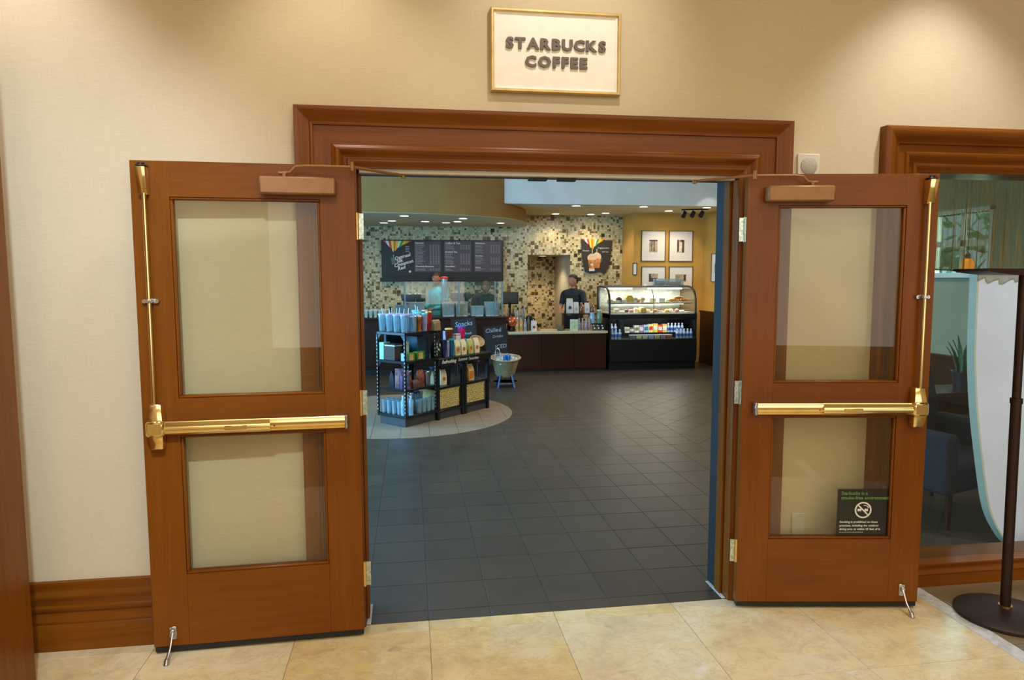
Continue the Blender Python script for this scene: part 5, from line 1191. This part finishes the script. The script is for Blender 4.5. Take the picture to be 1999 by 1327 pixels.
def picture(label, loc, w, h, pw, ph, shapes, rz=0):
    o = thing('framed_picture', label, 'picture', loc, rz, 'framed pictures on the ochre walls')
    frame_mesh(w, h, [(0, 0), (0, .022), (.012, .022), (.012, 0)]).build('frame', walnut, o, smooth=0)
    MB().box(-w/2+.01, w/2-.01, -.010, 0, -h/2+.01, h/2-.01).build('mat_board', mat_w, o, smooth=0)
    p = MB().box(-pw/2, pw/2, -.012, -.010, -ph/2, ph/2).build('print', plain('sepia_print_%d' % len(shapes), (176, 156, 128), .7, var=.25, scale=14), o, smooth=0)
    for k, (a, b, c, d, m) in enumerate(shapes): MB().box(a, b, -.0135, -.012, c, d).build('print_detail', m, p, smooth=0)
    return o
dkp = plain('print_dark', (70, 60, 54), .7, var=.2); mid = plain('print_mid', (130, 112, 92), .7, var=.2); palep = plain('print_pale', (226, 214, 200), .7)
picture('framed sepia picture of a doorway, upper row beside the mosaic wall', (3.857, 9.33, 2.216), .475, .575, .16, .23, [(-.05, -.02, -.1, .1, mid), (.0, .03, -.1, .1, mid), (-.08, .08, .09, .115, dkp)])
picture('framed picture with dark columns, upper row by the corner', (4.398, 9.33, 2.214), .475, .58, .15, .24, [(-.07, -.04, -.1, .12, dkp), (.03, .06, -.12, .1, dkp), (-.03, .02, -.1, .08, palep), (.0, .06, .08, .12, dkp)])
picture('framed picture of a dark animal shape, lower row beside the mosaic wall', (3.867, 9.33, 1.62), .475, .43, .18, .16, [(-.085, -.05, -.07, .075, dkp), (-.05, .07, -.07, -.0, dkp)])
picture('framed pale landscape picture, lower row by the corner', (4.41, 9.33, 1.615), .475, .44, .22, .14, [(-.1, .08, -.06, -.02, mid), (.06, .1, -.04, .06, dkp)])
picture('framed picture alone on the side wall near the corner', (4.85, 8.72, 1.805), .40, .52, .14, .2, [(-.05, .0, -.08, .06, mid), (.02, .05, -.08, .08, dkp)], -PI/2)

# ------------------------------------------------------------------ ceiling lights
glow = emit('downlight_glow', (255, 240, 214), 14.)
def downlight(label, x, y, z, e, r=.075, col=(1, .84, .62), ang=2.2, group='recessed lights in the shop ceilings'):
    o = thing('recessed_light', label, 'light', (x, y, z), 0, group)
    mb = MB(); mb.lathe([(r, 0), (r*1.25, -.002), (r*1.25, -.006), (r*.98, -.008), (r*.9, 0)], n=20); mb.build('trim_ring', M['white'], o)
    MB().lathe([(0, -.003), (r*.9, -.003), (r*.9, -.001), (0, -.001)], n=20).build('lens', glow, o)
    lamp('downlight_lamp', 'SPOT', (0, 0, -.02), e, col, (0, 0, 0), o, spot_size=ang, spot_blend=.6, shadow_soft_size=.05)
    return o
dr = [(-.754, 7.75), (-.97, 8.75), (-1.12, 9.2), (-.41, 8.8), (-.04, 9.05), (.14, 8.75), (.19, 8.12), (.92, 9.0)]
for k, (x, y) in enumerate(dr): downlight('recessed light in the curved soffit, '+ORD[k]+' from the jamb side', x, y, 2.594, 12)
fx = [(2.095, 8.2), (2.06, 9.7), (2.96, 9.45), (3.268, 8.2), (3.967, 8.85), (4.40, 8.2), (2.75, 9.72), (2.0, 10.7)]
for k, (x, y) in enumerate(fx): downlight('recessed light in the lowered bar ceiling, '+('over the low counter by the bulkhead', 'before the recess in the mosaic wall', 'before the promo poster', 'by the bulkhead above the pastry case', 'before the framed pictures', 'by the bulkhead near the side wall', 'tucked against the mosaic wall', 'added inside the recess to brighten it')[k], x, y, (2.83 if k < 7 else 2.069), (13, 24, 24, 13, 12, 12, 20, 45)[k])  # the last one is added to brighten the niche
tk = thing('track_light', 'black ceiling track carrying three round spotlights before the framed pictures', 'light', (4.28, 8.5, 2.83))
MB().box(-.20, .26, -.018, .018, -.02, 0, .002).xform(Matrix.Rotation(-.35, 4, 'Z')).build('track', M['black_metal'], tk)
for k, x in enumerate((-.15, .0, .15)):
    c, s = math.cos(-.35), math.sin(-.35)
    mb = MB(); p = Vector((x*c, x*s, 0)); mb.cyl(p+Vector((0, 0, -.02)), p+Vector((0, 0, -.06)), .008)
    mb.cyl(p+Vector((0, .05, -.12)), p+Vector((-.0, -.03, -.06)), .045, .035, 14); h = mb.build('spot_head', M['black_metal'], tk)
    MB().cyl(p+Vector((0, .052, -.122)), p+Vector((0, .048, -.119)), .034, n=14).build('spot_lens', glow if k == 2 else M['black'], h)
lamp('spot_lamp', 'SPOT', (.1, .06, -.14), 13, (1, .86, .66), (.75, 0, 0), tk, spot_size=1.3, spot_blend=.7, shadow_soft_size=.04)
lamp('wall_wash_lamp', 'SPOT', (-.28, .05, -.1), 13, (1, .86, .66), (.75, 0, 0), tk, spot_size=1.3, spot_blend=.7, shadow_soft_size=.04)
bl_ = thing('bulkhead_spot', 'small spotlight washing the white bulkhead near the side wall', 'light', (4.35, 7.4, 3.30)); MB().cyl((0, 0, .02), (0, .03, -.08), .04, .045, 14).build('spot_head', M['black_metal'], bl_); lamp('spot_lamp', 'SPOT', (0, .03, -.09), 8, (1, .95, .88), (.75, 0, 0), bl_, spot_size=.9, spot_blend=.3, shadow_soft_size=.03)
for k, (x, y) in enumerate(((1.2, 1.4), (3.3, 5.6), (3.1, 3.2), (-2.0, 2.2), (3.1, .95), (-.3, 4.4))): downlight('recessed light in the high shop ceiling, '+('just inside the doorway', 'before the pastry case', 'over the aisle by the side wall', 'over the windows side', 'added to brighten the lounge chair', 'added to brighten the merchandise island')[k], x, y, 3.32, (7, 70, 34, 16, 50, 34)[k], .08)  # chair and island lights are unseen additions that brighten those areas
for k, (x, y, e, c) in enumerate(((-2.28, -.45, 80, (.84, .90, 1)), (-1.0, -.45, 46, (1, .93, .84)), (1.0, -.9, 26, (1, .86, .64)), (1.9, -.5, 92, (.90, .94, 1)), (3.2, -.6, 40, (1, .92, .85)))):
    downlight('recessed light in the lobby ceiling washing the front wall, '+ORD[k]+' from the corner casing', x, y, 3.62, e, .07, c, 1.5, 'recessed lights in the lobby ceiling')

lw = thing('aimed_spot', 'added cool white fill spotlight in the lobby ceiling aimed at the plain wall', 'light', (-1.0, -2.9, 3.62))  # unseen fill spot added to cool and brighten the plain wall
MB().lathe([(.07, 0), (.09, -.002), (.09, -.008), (.07, -.01)], n=20).build('trim_ring', M['white'], lw)
ld_ = Vector((-2.25, 0, 1.15))-Vector((-1.0, -2.9, 3.58))
lamp('spot_lamp', 'SPOT', (0, 0, -.04), 520, (.60, .77, 1), ld_.to_track_quat('-Z', 'Y').to_euler(), lw, spot_size=.85, spot_blend=1, shadow_soft_size=.06)

lw = thing('aimed_spot', 'added cool fill spotlight in the lobby ceiling aimed at the window', 'light', (4.5, -2.7, 3.62))  # unseen fill spot added to brighten the white screen through the glass
MB().lathe([(.07, 0), (.09, -.002), (.09, -.008), (.07, -.01)], n=20).build('trim_ring', M['white'], lw)
ld_ = Vector((2.95, .4, 1.0))-Vector((4.5, -2.7, 3.58))
lamp('spot_lamp', 'SPOT', (0, 0, -.04), 820, (.80, .80, 1), ld_.to_track_quat('-Z', 'Y').to_euler(), lw, spot_size=.50, spot_blend=.7, shadow_soft_size=.06)

lw = thing('aimed_spot', 'tilted warm white spotlight in the lobby ceiling aimed at the shop sign', 'light', (.1, -.95, 3.62))
MB().lathe([(.07, 0), (.09, -.002), (.09, -.008), (.07, -.01)], n=20).build('trim_ring', M['white'], lw)
ld_ = Vector((.03, 0, 2.72))-Vector((.1, -.95, 3.58))
lamp('spot_lamp', 'SPOT', (0, 0, -.04), 42, (1, .97, .95), ld_.to_track_quat('-Z', 'Y').to_euler(), lw, spot_size=1.15, spot_blend=1, shadow_soft_size=.03)
# ------------------------------------------------------------------ people
def skin_mesh(verts, edges, radii, root=0, sub=2):
    me = bpy.data.meshes.new('sk'); me.from_pydata(verts, edges, []); ob = bpy.data.objects.new('sk', me); COL.objects.link(ob)
    ob.modifiers.new('s', 'SKIN'); sub and setattr(ob.modifiers.new('u', 'SUBSURF'), 'levels', sub)
    for v, r in zip(me.skin_vertices[0].data, radii):
        v.radius = r if isinstance(r, tuple) else (r, r)
    for i, v in enumerate(me.skin_vertices[0].data): v.use_root = (i == root)
    dg = bpy.context.evaluated_depsgraph_get(); out = bpy.data.meshes.new_from_object(ob.evaluated_get(dg))
    bpy.data.objects.remove(ob); bpy.data.meshes.remove(me); return out
def hand(mb, wrist, dirv, palm_n, r=1., curl=.5, side=1):
    """palm with five bent, unequal fingers"""
    d = dirv.normalized(); n = (palm_n-d*palm_n.dot(d)).normalized(); w = d.cross(n)*side
    pc = wrist+d*.045
    mb.loft([[tuple(wrist+d*t_+w*a*wd+n*b*th) for a, b in ((-1, -1), (1, -1), (1, 1), (-1, 1))] for t_, wd, th in ((-.012, .024, .018), (.03, .036, .016), (.085, .040, .012))])
    for k, (off, ln) in enumerate(((-.030, .062), (-.010, .074), (.011, .069), (.030, .052))):
        p = wrist+d*.078+w*off; dd = d.copy(); pts = [p]; L = ln
        for j, f in enumerate((.45, .32, .23)):
            dd = (dd+n*curl*(.5+.25*j)).normalized(); p = p+dd*L*f; pts.append(p)
        mb.tube([tuple(q_) for q_ in pts], [.0095, .009, .0085, .0065], 7)
    p = wrist+d*.028-w*.034; dd = (d*.7-w*.8+n*.4).normalized(); pts = [p, p+dd*.03, p+dd*.03+(d*.9-w*.2+n*.5).normalized()*.028, p+dd*.03+(d*.9-w*.2+n*.5).normalized()*.05]
    mb.tube([tuple(q_) for q_ in pts], [.012, .011, .010, .0075], 7)
skin_m = {}
def person(label, loc, rz, H=1.65, arms=None, lean=0., headyaw=0., headpitch=0., tone=(176, 118, 86), shirt=(28, 34, 44), trousers=(34, 32, 34), haircol=(24, 18, 14), apron=None, long_hair=False, sleeve='short', build_=1.):
    o = thing('person', label, 'person', loc, rz)
    k = H/1.70; V = Vector
    piv = V((0, 0, .95))
    Rl = Matrix.Translation(piv) @ Matrix.Rotation(lean, 4, 'X') @ Matrix.Translation(-piv)     # positive lean bends toward -y
    def up(p): return Rl @ V(p)
    vs = []; es = []; rs = []
    def add(p, r, par=None):
        vs.append(V(p)); rs.append(r if isinstance(r, tuple) else (r, r)); 
        if par is not None: es.append((par, len(vs)-1))
        return len(vs)-1
    b = build_
    pel = add((0, 0, .93), (.150*b, .115*b)); wai = add(up((0, 0, 1.06)), (.142*b, .108*b), pel); che = add(up((0, -.005, 1.26)), (.160*b, .115*b), wai); top = add(up((0, .01, 1.39)), (.115, .085), che); nb = add(up((0, .012, 1.455)), (.060, .062), top); nt = add(up((0, 0, 1.53)), (.052, .056), nb)
    segs = {}
    for s in (-1, 1):
        a = arms[0 if s < 0 else 1] if arms else None
        sh = up((s*.185*b, .008, 1.385)); el = up(a[0]) if a else up((s*.235, .02, 1.11)); wr = up(a[1]) if a else up((s*.24, -.06, .87))
        i = add(sh, .062, top); i = add(sh.lerp(el, .45), .052, i); i = add(el, .042, i); i = add(el.lerp(wr, .35), .042, i); add(wr, .027, i); segs[s] = (sh, el, wr)
        hp = add((s*.092, 0, .86), (.092*b, .098*b), pel); kn = add((s*.10, -.012, .48), .060, hp); cf = add((s*.10, .012, .33), .057, kn); an = add((s*.10, .02, .085), .040, cf); ft = add((s*.108, -.05, .045), (.040, .036), an); add((s*.115, -.145, .035), (.038, .026), ft)
    me = skin_mesh([tuple(v) for v in vs], es, rs)
    bm = bmesh.new(); bm.from_mesh(me); mb = MB(); mb.bm = bm
    hc = up((0, -.018, 1.625)); Rh = Matrix.Translation(hc) @ Matrix.Rotation(headyaw, 4, 'Z') @ Matrix.Rotation(lean*.4+headpitch, 4, 'X')
    hb = MB()
    bmesh.ops.create_uvsphere(hb.bm, u_segments=28, v_segments=20, radius=1)
    for v in hb.bm.verts:
        x, y, z = v.co
        jaw = max(0, -z); w_ = .078*(1-.30*jaw**1.5); dp = .098*(1-.10*jaw)
        yy = y*dp-(.012*jaw if y < 0 else -.004*jaw)+(.010*max(0, z) if y > 0 else 0)
        if y < -.5 and -.15 < z < .30: yy += .004      # eye plane
        v.co = (x*w_, yy, z*.118)
    def hsub(fn): n0 = set(hb.bm.verts); fn(); return
    hb.loft([[(x*w_, y, z) for x, y in ((-1, -.088), (0, d_), (1, -.088))]+[(0, -.07, z)] for z, w_, d_ in ((.022, .007, -.098), (-.005, .011, -.112), (-.024, .017, -.120), (-.032, .012, -.098))])   # nose
    for s in (-1, 1):
        hb.ball((s*.078, .008, -.006), (.010, .022, .034), 10)
        hb.ball((s*.031, -.084, .028), (.020, .012, .006), 8)    # brow
    hb.ball((0, -.092, -.058), (.024, .009, .007), 10); hb.ball((0, -.088, -.070), (.020, .009, .007), 10); hb.ball((0, -.082, -.100), (.022, .016, .014), 10)
    hb.xform(Rh); tm_ = bpy.data.meshes.new('h'); hb.bm.to_mesh(tm_); hb.bm.free(); bm.from_mesh(tm_); bpy.data.meshes.remove(tm_)
    for s in (-1, 1):
        sh, el, wr = segs[s]; hand(mb, wr, wr-el, V((-s*.5, -.2, -.6)) if arms else V((-s, 0, 0)), curl=.55, side=s)
    full = bpy.data.meshes.new('person_body'); bm.to_mesh(full); bm.free()
    ob = bpy.data.objects.new('tmp', full); COL.objects.link(ob); rm = ob.modifiers.new('r', 'REMESH'); rm.mode = 'VOXEL'; rm.voxel_size = .0062; sm = ob.modifiers.new('s', 'SMOOTH'); sm.iterations = 2; sm.factor = .4
    body = bpy.data.meshes.new_from_object(ob.evaluated_get(bpy.context.evaluated_depsgraph_get())); bpy.data.objects.remove(ob)
    body.materials.clear(); body.materials.append(plain('skin_%d_%d' % tone[:2], tone, .55, var=.04, scale=12))
    body.polygons.foreach_set('use_smooth', [True]*len(body.polygons))
    cen = [p.center.copy() for p in body.polygons]
    S = Matrix.Diagonal((k, k, k, 1))
    def layer(name, pred, off, mat):
        nb_ = bmesh.new(); nb_.from_mesh(body); nb_.faces.ensure_lookup_table()
        kill = [f for f in nb_.faces if not pred(f.calc_center_median())]
        bmesh.ops.delete(nb_, geom=kill, context='FACES')
        nb_.normal_update()
        for v in nb_.verts: v.co += v.normal*off
        m2 = MB(); m2.bm.free(); m2.bm = nb_; bmesh.ops.transform(nb_, matrix=S, verts=nb_.verts)
        nb_.faces.ensure_lookup_table()
        l_ = m2.build(name, mat, o, smooth=180); return l_
    def dseg(p, a, b_):
        ab = b_-a; t_ = max(0, min(1, (p-a).dot(ab)/ab.dot(ab))); return (p-(a+ab*t_)).length, t_
    Ri = Rl.inverted(); Hi = Rh.inverted()
    def inarm(p):
        best = None
        for s in (-1, 1):
            sh, el, wr = segs[s]
            d1, t1 = dseg(p, sh, el); d2, t2 = dseg(p, el, wr+(wr-el).normalized()*.2)
            r_ = min((d1/.065, 'u', t1), (d2/.055, 'l', t2*((wr-el).length+.2)/(wr-el).length))
            if r_[0] < 1.0 and (best is None or r_[0] < best[0]): best = r_
        return best
    def is_shirt(p):
        q_ = Ri @ p; a = inarm(p)
        if a and a[1] == 'l' and abs(q_.x) > .0:
            if sleeve == 'long' and a[2] < .95: return True
            return a[2] < 0.0 or (sleeve == 'short' and False)
        if a and a[1] == 'u': return sleeve == 'long' or a[2] < .80
        return p.z > .90 and q_.z < 1.475 and q_.y > -.165 and q_.z > .93
    def is_pants(p):
        a = inarm(p)
        return .10 < p.z < .98 and not (a and a[1] == 'l' and abs(p.x) > .16) and (Ri @ p).z < 1.0 and not ((Ri @ p).y < -.165 and p.z > .7)
    layer('shirt', is_shirt, .009, plain('shirt_%d_%d_%d' % shirt, shirt, .8, var=.1, scale=20))
    layer('trousers', is_pants, .007, plain('trousers_%d_%d' % trousers[:2], trousers, .8, var=.1))
    layer('shoes', lambda p: p.z < .105, .006, M['black'])
    def is_hair(p):
        q_ = Hi @ p
        if abs(q_.x) > .12 or q_.z < -.09 or q_.z > .14: return False
        if long_hair and q_.y > -.01 and q_.z > -.085: return True
        return q_.z > .062 + (0 if q_.y < -.03 else -min(.115, (q_.y+.03)*1.15)) and not (abs(q_.x) > .07 and q_.z < .03 and q_.y < .03)
    layer('hair', is_hair, .010, plain('hair_%d_%d' % haircol[:2], haircol, .6, var=.25, scale=60))
    if apron: layer('apron', lambda p: (lambda q_: -.165 < q_.y < -.02 and abs(q_.x) < .135 and .62 < q_.z < 1.34 and not inarm(p))(Ri @ p), .018, plain('apron_%d_%d' % apron[:2], apron, .85, var=.1))
    body.transform(S); link('body', body, o)
    for s in (-1, 1):
        e = MB(); e.ball((0, 0, 0), (.0105, .006, .0052), 10).xform(S @ Rh @ Matrix.Translation((s*.031, -.089, .010))); ey = e.build('eye', M['white'], o)
        e = MB(); e.ball((0, 0, 0), (.0050, .003, .0050), 8).xform(S @ Rh @ Matrix.Translation((s*.031, -.0955, .010))); e.build('iris', M['black'], ey)
    return o
person('man in a dark short sleeved shirt and apron reaching forward behind the low counter', (2.33, 9.36, 0), -.72, 1.645, arms=(((-.25, -.03, 1.12), (-.14, -.27, 1.06)), ((.25, -.01, 1.12), (.14, -.26, 1.04))), headyaw=-.55, tone=(186, 122, 92), shirt=(30, 38, 44), apron=(26, 30, 28), build_=1.12)
person('person in a light blue shirt standing behind the drinks counter', (-.175, 9.56, 0), -.9, 1.68, arms=(((-.24, -.02, 1.12), (-.12, -.24, 1.10)), ((.24, -.02, 1.12), (.14, -.24, 1.08))), tone=(150, 96, 70), shirt=(60, 218, 255), haircol=(60, 40, 28), sleeve='long')
person('person with brown hair bending over behind the pale grey bins', (.64, 9.70, 0), .15, 1.62, arms=(((-.22, -.16, 1.12), (-.10, -.30, 1.02)), ((.22, -.16, 1.12), (.12, -.30, 1.02))), lean=.52, headpitch=.1, tone=(176, 120, 84), shirt=(36, 36, 36), haircol=(96, 62, 34), long_hair=True)
